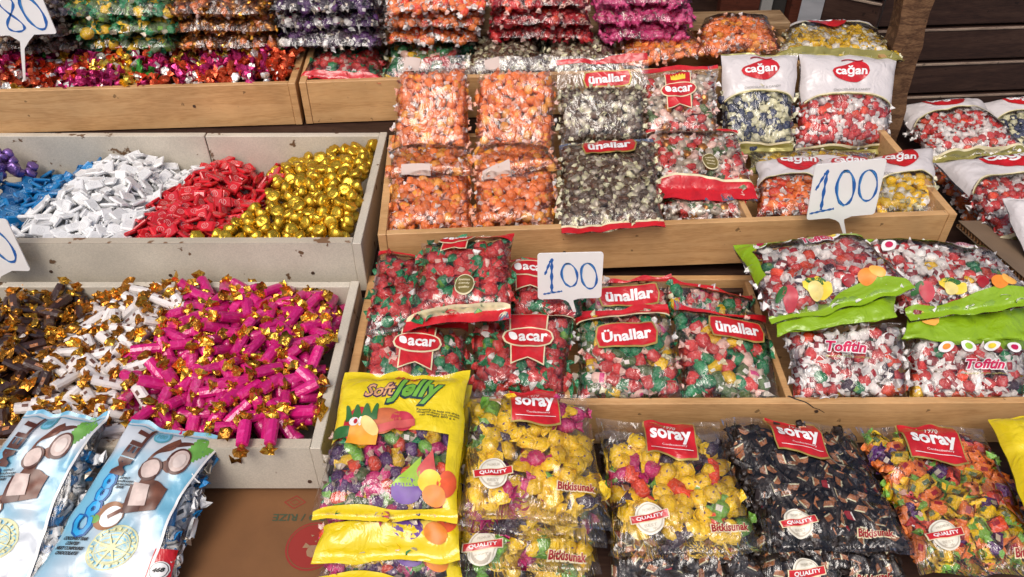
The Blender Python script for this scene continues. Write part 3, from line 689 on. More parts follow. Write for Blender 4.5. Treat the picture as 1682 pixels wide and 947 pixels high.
FGLD = foil('bright_gold_foil', (.80, .55, .08), .22, .85, .2); FSIL = foil('pale_silver_foil', (.80, .76, .70), .25, .7, .15)
LO = {}
def loose(key, name, label, group, d, tilt, gens, lift=.5):
    vs = []
    for main, mats, kids, wt in gens:
        me = mesh(name, *main[:2], mats, main[2]); me.polygons.foreach_set('use_smooth', [key in ('gold', 'violet') and len(f) == 4 for f in main[1]]); me.update(); km = [(kn, mesh(kn, *g[:2], km_, g[2])) for kn, g, km_ in kids]
        allp = [(main[0], main[1], main[2])] + [(g[0], g[1], [len(mats)] * len(g[1])) for _, g, _ in kids]
        V, Fc, M = join([(a, b, c) for a, b, c in allp])
        vs.append((me, km, (np.array(V), Fc, M, list(mats) + ([kids[0][2][0]] if kids else []), wt, None)))
    LO[key] = dict(name=name, label=label, group=group, d=d, tilt=tilt, vs=vs, w=[g[3] for g in gens], lift=lift)
RL = random.Random(23)
def long_set(bm, acc, em, n):
    g = []
    for i in range(n):
        a, R = RL.uniform(.0205, .0245), RL.uniform(.0098, .0106)
        g.append((c_long(RL, a, R, RL.uniform(.78, .95), acc), bm, [('twisted_end', c_end(RL, a * .97, 1, R), [em[i % len(em)]]), ('twisted_end', c_end(RL, -a * .97, -1, R), [em[i % len(em)]])], 1))
    return g
loose('pink', 'wrapped_candy', 'magenta wrapped candy with gold twisted ends in the pink heap', 'magenta candies with gold twists', .0250, .38, long_set([PINKH, PINKH], None, [ENDG, ENDA, ENDG], 6))
loose('white', 'wrapped_candy', 'white printed candy with gold twisted ends in the white heap', 'white candies with gold twists', .0245, .38, long_set([WHITEH, pbr('cocoa_print', (.16, .07, .05), .4)], ((-.45, .12), (.25, .20)), [ENDA, ENDG, ENDA], 6))
loose('brown', 'wrapped_candy', 'dark brown candy with gold twisted ends in the brown heap', 'dark brown candies with gold twists', .0242, .38, long_set([BROWNH, TAN], ((.1, .3),), [ENDA, ENDG, ENDA], 6))
def flat_set(m, pm, n, sc=1):
    return [(c_flat(RL, .0165 * sc * RL.uniform(.95, 1.05), .0115 * sc, .0034), [m, pm], [], 1) for _ in range(n)]
loose('fwhite', 'flat_chocolate', 'small white wrapped flat chocolate in the white heap', 'white flat chocolates', .0195, .42, flat_set(FLW, LGREY, 4))
loose('fred', 'flat_chocolate', 'small red wrapped flat chocolate with pale round print in the red heap', 'red flat chocolates', .0195, .42, flat_set(FLR, PALEP, 4))
loose('fblue', 'flat_chocolate', 'small blue wrapped flat chocolate in the blue heap', 'blue flat chocolates', .0195, .42, flat_set(FLB, LBL, 4))
loose('gold', 'foil_chocolate', 'round gold foil chocolate cup in the gold heap', 'gold foil chocolate cups', .0240, .7, [(c_cup(RL, RL.uniform(.0136, .0150)), [CUPG], [], 1) for _ in range(6)])
loose('violet', 'foil_chocolate', 'round violet foil chocolate in the heap at the left edge', 'violet foil chocolates', .0225, .7, [(c_cup(RL, .0128), [PURF], [], 1) for _ in range(3)])
def foil_set(m, n): return [(c_twist(RL, .0115, 1.0, 9, 2, 1.25, 1.1, .25, .7), [m, m, FSIL if i % 2 else m], [], 1) for i in range(n)]
loose('mmag', 'foil_candy', 'magenta foil candy in the mixed heap of the top left tray', 'magenta foil candies', .0215, .7, foil_set(FMAG, 3))
loose('mred', 'foil_candy', 'copper red foil candy in the mixed heap of the top left tray', 'copper red foil candies', .0215, .7, foil_set(FORR, 3))
loose('mgold', 'foil_candy', 'bright gold foil candy in the mixed heap of the top left tray', 'bright gold foil candies', .0215, .7, foil_set(FGLD, 3))
loose('mgreen', 'foil_candy', 'green foil candy in the mixed heap of the top left tray', 'green foil candies', .0215, .7, foil_set(FGRN, 2))
loose('msil', 'foil_candy', 'pale silver-ended candy in the mixed heap of the top left tray', 'silver foil candies', .0215, .7, [(c_cup(RL, .0105), [FSIL], [], 1) for _ in range(3)])

def put_loose(key, pos, R3, r):
    L = LO[key]; i = r.choices(range(len(L['vs'])), L['w'])[0]; me, kids, _ = L['vs'][i]
    o = props(link(L['name'], me), L['label'], 'candy', L['group'])
    o.matrix_world = Matrix.Translation(pos) @ R3.to_4x4()
    for kn, km in kids: link(kn, km, o)
    return o
def heap(x0, x1, y0, y1, zf, kf, seed, layers=2, step=.011, floor_label='heap of candy', spread=1.0):
    r = random.Random(seed); cell = {}; D0 = .028; pts = []
    area = (x1 - x0) * (y1 - y0)
    for _ in range(int(area / .0004 * 26)):
        x, y = r.uniform(x0, x1), r.uniform(y0, y1); k = kf(x, y, r)
        if not k: continue
        d = LO[k]['d'] * spread; ci, cj = int(x / D0), int(y / D0); ok = True
        for a in (-1, 0, 1):
            for b in (-1, 0, 1):
                for (qx, qy, qd) in cell.get((ci + a, cj + b), ()):
                    if (qx - x) ** 2 + (qy - y) ** 2 < ((d + qd) / 2) ** 2: ok = False
        if ok: cell.setdefault((ci, cj), []).append((x, y, d)); pts.append((x, y, k))
    under = {}
    e = .006
    for x, y, k in pts:
        z = zf(x, y); n = Vector((-(zf(x + e, y) - zf(x - e, y)) / (2 * e), -(zf(x, y + e) - zf(x, y - e)) / (2 * e), 1))
        T = frame_from(n); L = LO[k]
        put_loose(k, Vector((x, y, z + r.uniform(-.004, .0045))), T @ rot_rand(r, L['tilt']), r)
        for q in range(layers):
            i = r.choices(range(len(L['vs'])), L['w'])[0]
            p = np.array([x + r.uniform(-.011, .011), y + r.uniform(-.009, .009), z - step * (q + 1) - r.uniform(0, .004)])
            under.setdefault(k, []).append((i, np.array(T @ rot_rand(r, L['tilt'] * 1.3)), p))
    class KK: pass
    for k, it in under.items():
        kk = KK(); kk.var = [v[2] for v in LO[k]['vs']]
        o = link('heaped_candy', stuff_mesh('heaped_candy', kk, it))
        props(o, 'lower layers of the heap under the ' + LO[k]['group'], 'candy heap', None, 'stuff')
def sil(pts, Y):            # a silhouette against the back board -> height over x
    A = [P(a, b, Y) for a, b in pts]; xs = [p.x for p in A]; zs = [p.z for p in A]
    return lambda x: float(np.interp(x, xs, zs))
def line(pts, Z):           # a boundary between two heaps -> x over y
    A = sorted([(PZ(a, b, Z).y, PZ(a, b, Z).x) for a, b in pts]); ys = [p[0] for p in A]; xs = [p[1] for p in A]
    return lambda y: float(np.interp(y, ys, xs))
# flat chocolates and gold cups
bz = sil([(-80, 215), (0, 250), (40, 268), (60, 292), (105, 300), (122, 300), (150, 272), (200, 262), (262, 270), (290, 292), (325, 280), (375, 268), (415, 288), (432, 306), (455, 280), (530, 255), (600, 244), (640, 250)], 1.575)
b1 = line([(118, 296), (70, 340), (25, 392)], .83); b2 = line([(305, 268), (255, 320), (208, 396)], .83); b3 = line([(440, 290), (420, 350), (330, 396)], .83); b0 = line([(30, 262), (-10, 285), (-90, 305)], .83)
def zf1(x, y):
    t = (y - 1.225) / (1.575 - 1.225); t = min(max(t, 0), 1.05); zb = bz(x)
    zfnt = .842
    return zfnt * (1 - t) + zb * t + .026 * math.sin(math.pi * min(t, 1)) * (.5 + (zb - .78) * 12) * .7
def kf1(x, y, r):
    j = r.gauss(0, .006)
    if x < b0(y) + j: return 'violet'
    if x < b1(y) + j: return 'fblue'
    if x < b2(y) + j: return 'fwhite'
    if x < b3(y) + j: return 'fred'
    return 'gold'
heap(-1.18, -.318, 1.232, 1.598, zf1, kf1, 5, 2, .009)
# pink, white and brown twists
bz2 = sil([(-80, 520), (0, 505), (60, 480), (120, 482), (145, 500), (200, 485), (250, 470), (300, 468), (350, 470), (400, 468), (470, 475), (520, 485), (600, 500)], 1.150)
c1 = line([(140, 480), (110, 560), (70, 640), (60, 720)], .79); c2 = line([(300, 462), (290, 540), (235, 600), (215, 650), (225, 720)], .79)
def zf2(x, y):
    t = min(max((y - .80) / .35, 0), 1.05); zb = bz2(x)
    return .778 * (1 - t) + zb * t + .020 * math.sin(math.pi * min(t, 1))
def kf2(x, y, r):
    j = r.gauss(0, .012)
    if x < c1(y) + j: return 'brown'
    if x < c2(y) + j: return 'white'
    return 'pink'
heap(-1.02, -.335, .806, 1.150, zf2, kf2, 9, 2, .014)
r = random.Random(3)
for (px, py, Y, k) in ((407, 722, .795, 'pink'), (452, 720, .797, 'pink')):
    p = P(px, py, Y); put_loose(k, Vector((p.x, p.y - .006, .797)), Matrix.Rotation(math.radians(95), 3, 'Z') @ Matrix.Rotation(-.12, 3, 'Y'), r)
# mixed foil candies, top left tray
def zf3(x, y):
    yy = y - (x + 1.6) * .0646 - 1.609; t = min(max(yy / .27, 0), 1)
    return .936 + .03 * math.sin(math.pi * t) + .012 * math.sin(x * 19)
def kf3(x, y, r):
    yy = y - (x + 1.6) * .0646 - 1.609
    if yy < .028 or yy > .268 or x > -.515: return None
    u = x
    q = math.sin(x * 21 + y * 9) + math.sin(y * 31 - x * 13)
    wts = [4 + 2 * q, 4 - 1.2 * q, 1.0 + .5 * q, .45, .9]
    return r.choices(['mmag', 'mred', 'mgold', 'mgreen', 'msil'], [max(z, .1) for z in wts])[0]
heap(-1.22, -.51, 1.64, 1.96, zf3, kf3, 14, 1, .012)

# ------------------------------------------------------------------ printed things on bags
def ssin(a, k, ph=0): return lambda q: a * math.sin(k * q + ph)
def p_ribbon(b, cu, cv, hw, txt, rot=0., hh=None, bold=.035):
    hh = hh or hw * .34; e = lambda q: max(1 - abs(q) ** 7, 0) ** (1 / 7)
    wv = lambda q: .10 * math.sin(3.0 * q)
    L = b.band('brand_label', cu, cv, hw * 1.05, hh * 1.14, GOLDP, lambda q: -e(q) + wv(q), lambda q: e(q) + wv(q), rot, (24, 5), 1)
    b.band('label_field', cu, cv, hw, hh, RED, lambda q: -e(q) + wv(q), lambda q: e(q) + wv(q), rot, (24, 5), 2, L)
    b.text(txt, cu, cv, hw * .82, hh * .60, WHITE, rot, 3, L, bold)
def p_oval(b, cu, cv, hw, rot=0., tail=1.0, crown=False, shoulders=False):
    hw = hw * 1.15; hh = hw * .36
    if tail:
        tl = tail * hw * .95
        X, Y = 0, tl * .5; cu2, cv2 = b.uv(cu, cv, X, Y, rot)
        sw = lambda q: 1 - .42 * (1 - abs(q))
        P_ = b.band('pennant', cu2, cv2, hw * .74, tl * .62, CREAM, None, sw, rot, (16, 6), 1)
        b.band('pennant_field', cu2, cv2, hw * .68, tl * .55, RED, None, sw, rot, (16, 6), 2, P_)
    if shoulders:
        X, Y = 0, -hw * .52; cu2, cv2 = b.uv(cu, cv, X, Y, rot)
        P_ = b.band('pennant', cu2, cv2, hw * .76, hw * .48, CREAM, None, None, rot, (14, 5), 1)
        b.band('pennant_field', cu2, cv2, hw * .70, hw * .48, RED, None, None, rot, (14, 5), 2, P_)
        if crown:
            cc, cd = b.uv(cu, cv, 0, -hw * .72, rot)
            b.band('crown_emblem', cc, cd, hw * .42, hw * .20, pbr('print_yellow', (.85, .62, .05), .4), lambda q: -.2 - .8 * abs(math.sin(q * 7.8)) * (1 - .3 * abs(q)), lambda q: .9 - .2 * q * q, rot, (30, 3), 3, P_)
    L = b.ell('brand_label', cu, cv, hw * 1.08, hh * 1.16, CREAM, rot, 3, None, 2.2, (22, 5))
    b.ell('label_field', cu, cv, hw, hh, RED, rot, 4, L, 2.2, (22, 5))
    c2, d2 = b.uv(cu, cv, hw * .20, hh * .05, rot)
    b.text('acar', c2, d2, hw * .60, hh * .46, WHITE, rot, 5, L, .03)
    c3, d3 = b.uv(cu, cv, -hw * .62, -hh * .12, rot)
    b.ell('emblem', c3, d3, hw * .22, hh * .42, WHITE, rot + .7, 5, L, 1.6, (10, 3))
def p_seal(b, cu, cv, R, rot=0.):
    L = b.ell('gold_seal', cu, cv, R * 1.1, R, CREAM, rot, 1); b.ell('seal_field', cu, cv, R, R * .88, pbr('print_old_gold', (.22, .17, .05), .35, .3), rot, 2, L)
    for k in (-1, 0, 1):
        c, d = b.uv(cu, cv, 0, k * R * .38, rot); b.text(['Premium', 'Candy', 'quality'][k + 1], c, d, R * .6, R * .12, CREAM, rot, 3, L, .02)
def p_leaf(b, v_edge=.40, lc=(.5, .20), hw=.05, rot=-.08, txt='cağan', sub=True, sc=1.0, arch=.06, low=True, head=True):
    if head:
        b.zone('white_header', 0.012, v_edge, PLW, 0, 1, 0, None, lambda q: arch * abs(q) ** 5 - .012 * math.cos(q * 3), (36, 14))
        b.zone('header_line', v_edge - .004, v_edge + .010, CREAM, .02, .98, 1, lambda q: arch * abs(q) ** 5 - .012 * math.cos(q * 3), lambda q: arch * abs(q) ** 5 - .012 * math.cos(q * 3), (36, 1))
        b.zone('header_line', v_edge + .014, v_edge + .020, OLIVE, .02, .98, 1, lambda q: arch * abs(q) ** 5 - .012 * math.cos(q * 3), lambda q: arch * abs(q) ** 5 - .012 * math.cos(q * 3), (36, 1))
        b.zone('seal_strip', 0.0, .016, OLIVE, 0, 1, 1)
    hw = hw * 1.13; cu, cv = lc; hh = hw * .56
    tp = lambda q: -max(1 - abs(q) ** 2.6, 0) ** .5 * (.85 + .2 * q) - .14 * math.sin(3.2 * q)
    bt = lambda q: max(1 - abs(q) ** 2.6, 0) ** .5 * (.95 - .15 * q) + .16 * math.sin(3.4 * q + .6)
    L = b.band('brand_label', cu, cv, hw, hh, RED, tp, bt, rot, (26, 6), 2)
    b.text(txt, cu, cv, hw * .84, hh * .56, WHITE, rot, 3, L, .03)
    c, d = b.uv(cu, cv, hw * .1, -hh * 1.12, rot); b.band('flourish', c, d, hw * .55, hh * .10, DRED, lambda q: -.6 + math.sin(q * 3) * 1.3, lambda q: .6 + math.sin(q * 3) * 1.3, rot, (14, 1), 3, L)
    if sub:
        c, d = b.uv(cu, cv, hw * .05, hh * 1.75, rot); b.text('CHOCOLATE & CANDY', c, d, hw * 1.0, hh * .10, GREY, rot, 3, L, .01)
    if low:
        b.zone('seal_strip', .93, 1.0, OLIVE, 0, 1, 1, lambda q: .012 * math.sin(q * 5)); b.zone('header_line', .915, .93, CREAM, 0, 1, 1, lambda q: .012 * math.sin(q * 5), lambda q: .012 * math.sin(q * 5), (36, 1))
def p_banner(b, cu=.5, cv=.125, hw=.05, hh=.038, rot=0.):
    bt = lambda q: .92 + .10 * math.sin(3.1 * q + .4)
    L = b.band('brand_label', cu, cv, hw * 1.05, hh * 1.06, GOLDP, None, bt, rot, (20, 8), 1)
    b.band('label_field', cu, cv, hw, hh, RED, None, lambda q: bt(q) - .02, rot, (20, 8), 2, L)
    b.text('soray', cu, b.uv(cu, cv, 0, hh * .05, rot)[1], hw * .84, hh * .34, WHITE, rot, 4, L, .035)
    c, d = b.uv(cu, cv, 0, -hh * .48, rot); b.text('1970', c, d, hw * .26, hh * .13, WHITE, rot, 4, L, .0, .4)
    c, d = b.uv(cu, cv, hw * .12, hh * .46, rot); b.text('Confectionery', c, d, hw * .50, hh * .06, WHITE, rot, 4, L, .0)
    c, d = b.uv(cu, cv, 0, hh * .64, rot); b.band('label_line', c, d, hw * .85, hh * .012, WHITE, None, None, rot, (10, 1), 4, L)
def p_quality(b, cu=.2, cv=.76, R=.022, rot=-.12):
    L = b.ell('quality_seal', cu, cv, R, R, pbr('print_pale_cream', (.78, .74, .62), .4), 0, 1, None, 2, (20, 5))
    b.ell('seal_ring', cu, cv, R * .90, R * .90, pbr('print_tan', (.52, .46, .36), .4), 0, 2, L); b.ell('seal_ring', cu, cv, R * .82, R * .82, pbr('print_pale_cream', (.78, .74, .62), .4), 0, 3, L)
    for yy, tx in ((-.52, 'PREMIUM'), (.5, 'BEST'), (.72, '★ ★')):
        c, d = b.uv(cu, cv, 0, yy * R, 0); b.text(tx.replace('★', '*'), c, d, R * .42, R * .09, pbr('print_tan', (.52, .46, .36), .4), rot, 4, L, .01)
    RB = b.band('ribbon', cu, cv, R * 1.32, R * .27, CREAM, lambda q: -1 - .2 * q * q, lambda q: 1 - .2 * q * q, rot, (14, 2), 4, L)
    b.band('label_field', cu, cv, R * 1.24, R * .22, RED, lambda q: -1 - .2 * q * q, lambda q: 1 - .2 * q * q, rot, (14, 2), 5, L)
    b.text('QUALITY', cu, cv, R * .92, R * .14, WHITE, rot, 6, L, .03)
def p_script(b, cu=.74, cv=.80, hw=.028, rot=-.02):
    L = b.text('Bitkisunak', cu, cv, hw * 1.06, hw * .24, CREAM, rot, 1, None, .07, .2, 'printed_script'); b.text('Bitkisunak', cu, cv, hw, hw * .19, DRED, rot, 2, L, .03, .2)
def strips(b, top=.07, bot=.06, cream=True):
    if top:
        b.zone('seal_strip', 0, top, RED, 0, 1, 0)
        if cream: b.zone('strip_line', top, top + .018, CREAM, 0, 1, 0, None, None, (30, 1))
    if bot:
        b.zone('seal_strip', 1 - bot, 1, RED, 0, 1, 0)
        if cream: b.zone('strip_line', 1 - bot - .02, 1 - bot, CREAM, 0, 1, 0, None, None, (30, 1))
def bag(name, label, q, Ys, T=.035, **k):
    """q: TL TR BR BL as picture points, Ys: ground distance of each (one, two or four)"""
    if len(Ys) == 2: Ys = (Ys[0], Ys[0], Ys[1], Ys[1])
    return Bag(name, label, *[P(a, b, y) for (a, b), y in zip(q, Ys)], T=T, **k)

# ------------------------------------------------------------------ bags in the middle right tray
PAPER = pbr('paper_slip', (.60, .47, .41), .6, bump=(60, .3))
def slip(b, cu, cv, hw, hh, rot=0.): b.band('paper_slip', cu, cv, hw, hh, PAPER, None, None, rot, (8, 4), 1)
b = bag('candy_bag', 'clear bag of orange candies, left of the two standing tall against the upper tray', [(654, 96), (772, 90), (773, 256), (641, 262)], (1.685, 1.50), .042, seed=11, seal=(.14, .04)); b.fill('orange', vr=(.13, .97)); slip(b, .2, .07, .018, .022, .1)
b = bag('candy_bag', 'clear bag of orange candies standing beside the brown candy bag with a red strip', [(783, 96), (914, 92), (914, 262), (778, 258)], (1.685, 1.50), .042, seed=12, seal=(.13, .04)); b.fill('orange', vr=(.12, .97)); slip(b, .2, .07, .016, .012, -.2)
b = bag('candy_bag', 'clear bag of orange candies lying low in the front left corner of the middle tray', [(640, 285), (776, 282), (776, 380), (634, 384)], (1.42, 1.255), .045, seed=14, seal=(.03, .03)); b.fill('orange')
b = bag('candy_bag', 'clear bag of orange candies directly left of the front brown candy bag', [(778, 280), (914, 276), (912, 374), (778, 380)], (1.42, 1.262), .045, seed=15, seal=(.03, .03)); b.fill('orange')
b = bag('candy_bag', 'short clear bag of orange candies lying under the tallest orange bag', [(640, 247), (770, 246), (780, 288), (636, 292)], (1.50, 1.50, 1.375, 1.375), .035, seed=13, seal=(.02, .12)); b.fill('orange', vr=(.02, .9)); slip(b, .33, .93, .030, .008, 0)
b = bag('candy_bag', 'short clear bag of orange candies with a pointed right corner, near the brown bags', [(780, 244), (900, 246), (925, 276), (780, 300)], (1.50, 1.50, 1.39, 1.36), .035, seed=16, seal=(.02, .1)); b.fill('orange', vr=(.02, .9)); slip(b, .25, .94, .028, .008, -.1)

b = bag('candy_bag', 'brown candy bag with empty clear top and red strip, behind the other brown one', [(912, 96), (1064, 88), (1060, 238), (920, 240)], (1.69, 1.69, 1.53, 1.53), .036, seed=21, seal=(.36, .03)); b.fill('coffee', vr=(.36, .97)); b.zone('seal_strip', 0, .085, RED, 0, 1, 1, lambda q: .02 * (1 - q), lambda q: .01 * math.sin(q * 4)); p_ribbon(b, .56, .26, .050, 'ünallar', -.06, .016)
b = bag('candy_bag', 'brown candy bag whose red bottom strip hangs over the tray front', [(918, 238), (1074, 226), (1092, 372), (920, 385)], (1.515, 1.515, 1.222, 1.216), .040, seed=22, seal=(.05, .08)); b.fill('coffee', vr=(.06, .89)); strips(b, 0, .055); p_ribbon(b, .52, .17, .056, 'ünallar', -.03, .0165)
b = bag('candy_bag', 'standing mixed candy bag with a red swallowtail emblem and yellow crown', [(1052, 116), (1180, 104), (1180, 225), (1058, 228)], (1.71, 1.54), .036, seed=23, seal=(.1, .03)); b.fill('mixpale', vr=(.12, .97)); b.zone('seal_strip', 0, .06, RED, 0, 1, 1); p_oval(b, .46, .42, .034, -.03, 1.0, True, True)
b = bag('candy_bag', 'mixed pale candies low in the tray under the bag with a wide red band', [(1085, 300), (1235, 300), (1226, 358), (1090, 360)], (1.40, 1.31), .03, seed=25, seal=(.02, .03)); b.fill('mixpale')
b = bag('candy_bag', 'pale mixed candy bag with a wide red band at its bottom, lying on the tray', [(1060, 216), (1208, 215), (1246, 330), (1084, 326)], (1.555, 1.555, 1.335, 1.335), .040, seed=24, seal=(.05, .16)); b.fill('mixpale', vr=(.06, .86)); b.zone('seal_strip', .0, .055, RED, 0, 1, 1); b.zone('strip_line', .055, .075, CREAM, 0, 1, 1); b.zone('seal_strip', .80, 1, RED, 0, 1, 1, lambda q: .02 * math.sin(q * 2.5)); b.zone('strip_line', .78, .80, CREAM, 0, 1, 1, lambda q: .02 * math.sin(q * 2.5), lambda q: .02 * math.sin(q * 2.5), (30, 1)); p_seal(b, .57, .60, .0165)
b = bag('candy_bag', 'white-headed bag of navy and cream candies standing left of the red candy one', [(1182, 90), (1312, 88), (1302, 250), (1186, 252)], (1.75, 1.57), .040, seed=26, seal=(.03, .05)); b.fill('milk_navy', vr=(.40, .95)); p_leaf(b, .42, (.48, .20), .038, -.05)
b = bag('candy_bag', 'white-headed bag of red candies standing rightmost at the back, with a gold bottom edge', [(1312, 84), (1474, 96), (1458, 252), (1304, 258)], (1.775, 1.775, 1.60, 1.575), .044, seed=27, seal=(.03, .06)); b.fill('milk_red', vr=(.42, .93)); p_leaf(b, .44, (.48, .22), .040, -.04)
b = bag('candy_bag', 'thin white-headed bag of yellow candies flat beneath the standing red candy bag', [(1226, 248), (1440, 250), (1450, 288), (1230, 285)], (1.58, 1.47), .02, seed=28, seal=(.02, .1)); b.fill('milk_yellow', vr=(.05, .8)); b.zone('seal_strip', .86, 1, OLIVE, 0, 1, 1); b.zone('white_header', .45, .84, PLW, .3, 1, 0)
b = bag('candy_bag', 'white-headed bag of orange candies in the middle tray, just left of the large price sign', [(1240, 266), (1352, 262), (1344, 350), (1243, 356)], (1.50, 1.305), .038, seed=29, seal=(.02, .03)); b.fill('milk_orange', vr=(.42, .97)); p_leaf(b, .44, (.62, .14), .040, .05, low=False)
b = bag('candy_bag', 'white-headed bag of orange candies mostly hidden behind the large price sign', [(1345, 262), (1436, 262), (1440, 348), (1346, 352)], (1.50, 1.312), .034, seed=30, seal=(.02, .03)); b.fill('milk_orange', vr=(.42, .97)); p_leaf(b, .44, (.5, .2), .036, .05, low=False)
b = bag('candy_bag', 'white-headed bag of yellow candies in the right corner of the tray, its corner pointing up', [(1428, 262), (1534, 244), (1540, 345), (1436, 350)], (1.53, 1.53, 1.335, 1.32), .036, seed=31, seal=(.02, .03)); b.fill('milk_yellow', vr=(.48, .97)); p_leaf(b, .50, (.42, .22), .036, .22, low=False)

# ------------------------------------------------------------------ bags in the lower right tray
b = bag('candy_bag', 'strawberry candy bag mostly hidden behind the small price sign', [(836, 424), (960, 430), (956, 520), (834, 520)], (1.20, 1.06), .034, seed=43, seal=(.06, .04)); b.fill('acar'); strips(b, .14, 0, False); p_oval(b, .28, .30, .034, .02, 1.0)
b = bag('candy_bag', 'strawberry candy bag tucked in the back left corner of its tray', [(622, 414), (712, 420), (700, 546), (600, 548)], (1.20, 1.20, 1.0, 1.0), .042, seed=41, seal=(.06, .04)); b.fill('acar'); b.zone('seal_strip', 0, .07, RED, 0, 1, 1)
b = bag('candy_bag', 'large strawberry candy bag lying on top of the others with a gold seal', [(694, 400), (844, 384), (840, 520), (662, 545)], (1.185, 1.185, .99, .99), .048, seed=42, seal=(.05, .10)); b.fill('acar'); b.zone('seal_strip', .0, .13, RED, .62, 1, 1, lambda q: .04 * (1 - q) * .5, None, (14, 4)); b.zone('seal_strip', .90, 1, RED, 0, 1, 1); b.zone('strip_line', .87, .90, CREAM, 0, 1, 1, None, None, (30, 1)); p_oval(b, .42, .10, .030, .02, .8); p_seal(b, .58, .70, .0165)
b = bag('candy_bag', 'strawberry candy bag at the left front of its tray, behind the yellow sack top', [(604, 526), (772, 532), (768, 652), (588, 650)], (1.05, .905), .042, seed=44, seal=(.10, .03)); b.fill('acar'); strips(b, .14, 0, False); p_oval(b, .52, .42, .036, .04, 1.0, False, True)
b = bag('candy_bag', 'strawberry candy bag with large oval emblem at the foot of a price sign', [(768, 504), (948, 510), (930, 655), (780, 655)], (1.085, .905), .044, seed=45, seal=(.09, .03)); b.fill('acar'); strips(b, .13, 0); p_oval(b, .56, .43, .038, .0, 1.05, False, True)
b = bag('candy_bag', 'fruit candy bag with a ribbon label, standing at the back behind the front ones', [(952, 464), (1102, 452), (1108, 530), (956, 530)], (1.175, 1.09), .034, seed=46, seal=(.10, .04)); b.fill('unfruit'); b.zone('seal_strip', 0, .16, RED, .3, 1, 1, None, lambda q: .06 * math.sin(q * 3)); p_ribbon(b, .52, .50, .058, 'ünallar', -.05, .0175)
b = bag('candy_bag', 'fruit candy bag mostly hidden at the back, right of the small price sign', [(1100, 455), (1236, 488), (1250, 560), (1104, 550)], (1.16, 1.16, 1.06, 1.06), .030, seed=47, seal=(.08, .04)); b.fill('unfruit'); strips(b, .15, 0, False)
b = bag('candy_bag', 'fruit candy bag at the front with its whole ribbon label in view', [(944, 516), (1098, 498), (1132, 662), (946, 662)], (1.085, 1.085, .902, .902), .044, seed=48, seal=(.08, .02)); b.fill('unfruit'); strips(b, .13, 0); p_ribbon(b, .50, .38, .056, 'Ünallar', -.03, .0195)
b = bag('candy_bag', 'fruit candy bag beside the divider, its ribbon label folded over at the left', [(1104, 494), (1256, 520), (1284, 662), (1120, 662)], (1.085, 1.085, .902, .902), .044, seed=49, seal=(.09, .02)); b.fill('unfruit'); b.zone('seal_strip', 0, .09, RED, 0, 1, 1, lambda q: .05 * (1 - q * q), lambda q: .05 * (1 - q * q)); p_ribbon(b, .60, .30, .052, 'ünallar', -.02, .0185)

RINGC = [pbr('print_orange', (.82, .26, .03), .4), pbr('print_lime', (.32, .52, .04), .4), pbr('print_sun_yellow', (.82, .60, .04), .4), pbr('print_crimson', (.55, .01, .08), .4)]
CRIM = RINGC[3]; DGRN = pbr('print_dark_green', (.03, .14, .03), .4)
def p_rings(b, v0, n=4, u0=.18, u1=.85, R=.011, ph=0, lift=.03):
    for i in range(n):
        u = u0 + (u1 - u0) * i / (n - 1); v = v0 - lift * (1 - ((i - (n - 1) / 2) / (n / 2)) ** 2); a = (-.35, .5, -.3, .2)[i % 4]
        L = b.ell('candy_picture', u, v, R * 1.5, R * .95, WHITE, a, 1, None, 1.7, (12, 3)); b.ell('candy_centre', u, v, R * .75, R * .5, RINGC[(i + ph) % 4], a, 2, L, 2, (10, 3))
def p_fruits(b, v):
    b.ell('printed_strawberry', .16, v + .01, .014, .014, pbr('print_berry', (.50, .05, .07), .4), .3, 2, None, 1.8)
    L = b.band('printed_lemon', .36, v - .015, .024, .013, pbr('print_yellow', (.85, .62, .05), .4), lambda q: -.3 - .7 * (1 - abs(q)) - .15 * math.sin(q * 9), lambda q: 1 - q * q * .6, .25, (18, 4), 2); b.ell('lemon_slice', .34, v + .015, .013, .0095, pbr('print_lemon_pale', (.80, .66, .22), .4), 0, 3, L)
    b.ell('printed_leaf', .36, v - .055, .018, .006, DGRN, .2, 2); b.ell('printed_leaf', .10, v - .03, .014, .006, DGRN, -.5, 2)
    b.ell('printed_orange', .72, v - .01, .018, .010, RINGC[0], -.2, 2); b.ell('printed_orange', .80, v - .03, .013, .009, pbr('print_apricot', (.85, .42, .08), .4), .3, 3)
    b.ell('printed_cherry', .57, v + .0, .008, .007, DRED, 0, 2); b.ell('printed_cherry', .60, v - .018, .008, .007, DRED, 0, 2)
def p_name(b, cu, cv, hw, rot=0., txt='Tofitin', mat=CRIM):
    L = b.text(txt, cu, cv, hw * 1.04, hw * .30, WHITE, rot, 3, None, .085, .25, 'brand_lettering'); b.text(txt, cu, cv, hw, hw * .26, mat, rot, 4, L, .035, .25)
    c, d = b.uv(cu, cv, hw * .1, hw * .46, rot); b.text('fruity soft toffee', c, d, hw * 1.1, hw * .055, OLIVE, rot, 2, L, .02)
b = bag('candy_bag', 'low toffee bag touching the tray divider, under the lime-green folds', [(1284, 538), (1484, 528), (1494, 662), (1304, 664)], (1.03, .905), .050, seed=51, seal=(.03, .03), lump=.003); b.fill('toffee_ring'); p_name(b, .44, .36, .036, .06); b.zone('green_border', .0, .06, GRN, .0, .75, 1)
b = bag('candy_bag', 'low toffee bag with printed ringed candies across its lime-green top', [(1482, 545), (1700, 548), (1680, 664), (1492, 664)], (1.03, .905), .050, seed=52, seal=(.03, .03), lump=.003); b.fill('toffee_ring'); b.zone('green_border', .0, .16, GRN, .0, 1, 1, None, lambda q: .03 * math.cos(q * 2)); p_rings(b, .32, 4, .25, .80, .010, 0, .03); p_name(b, .56, .56, .034, .03)
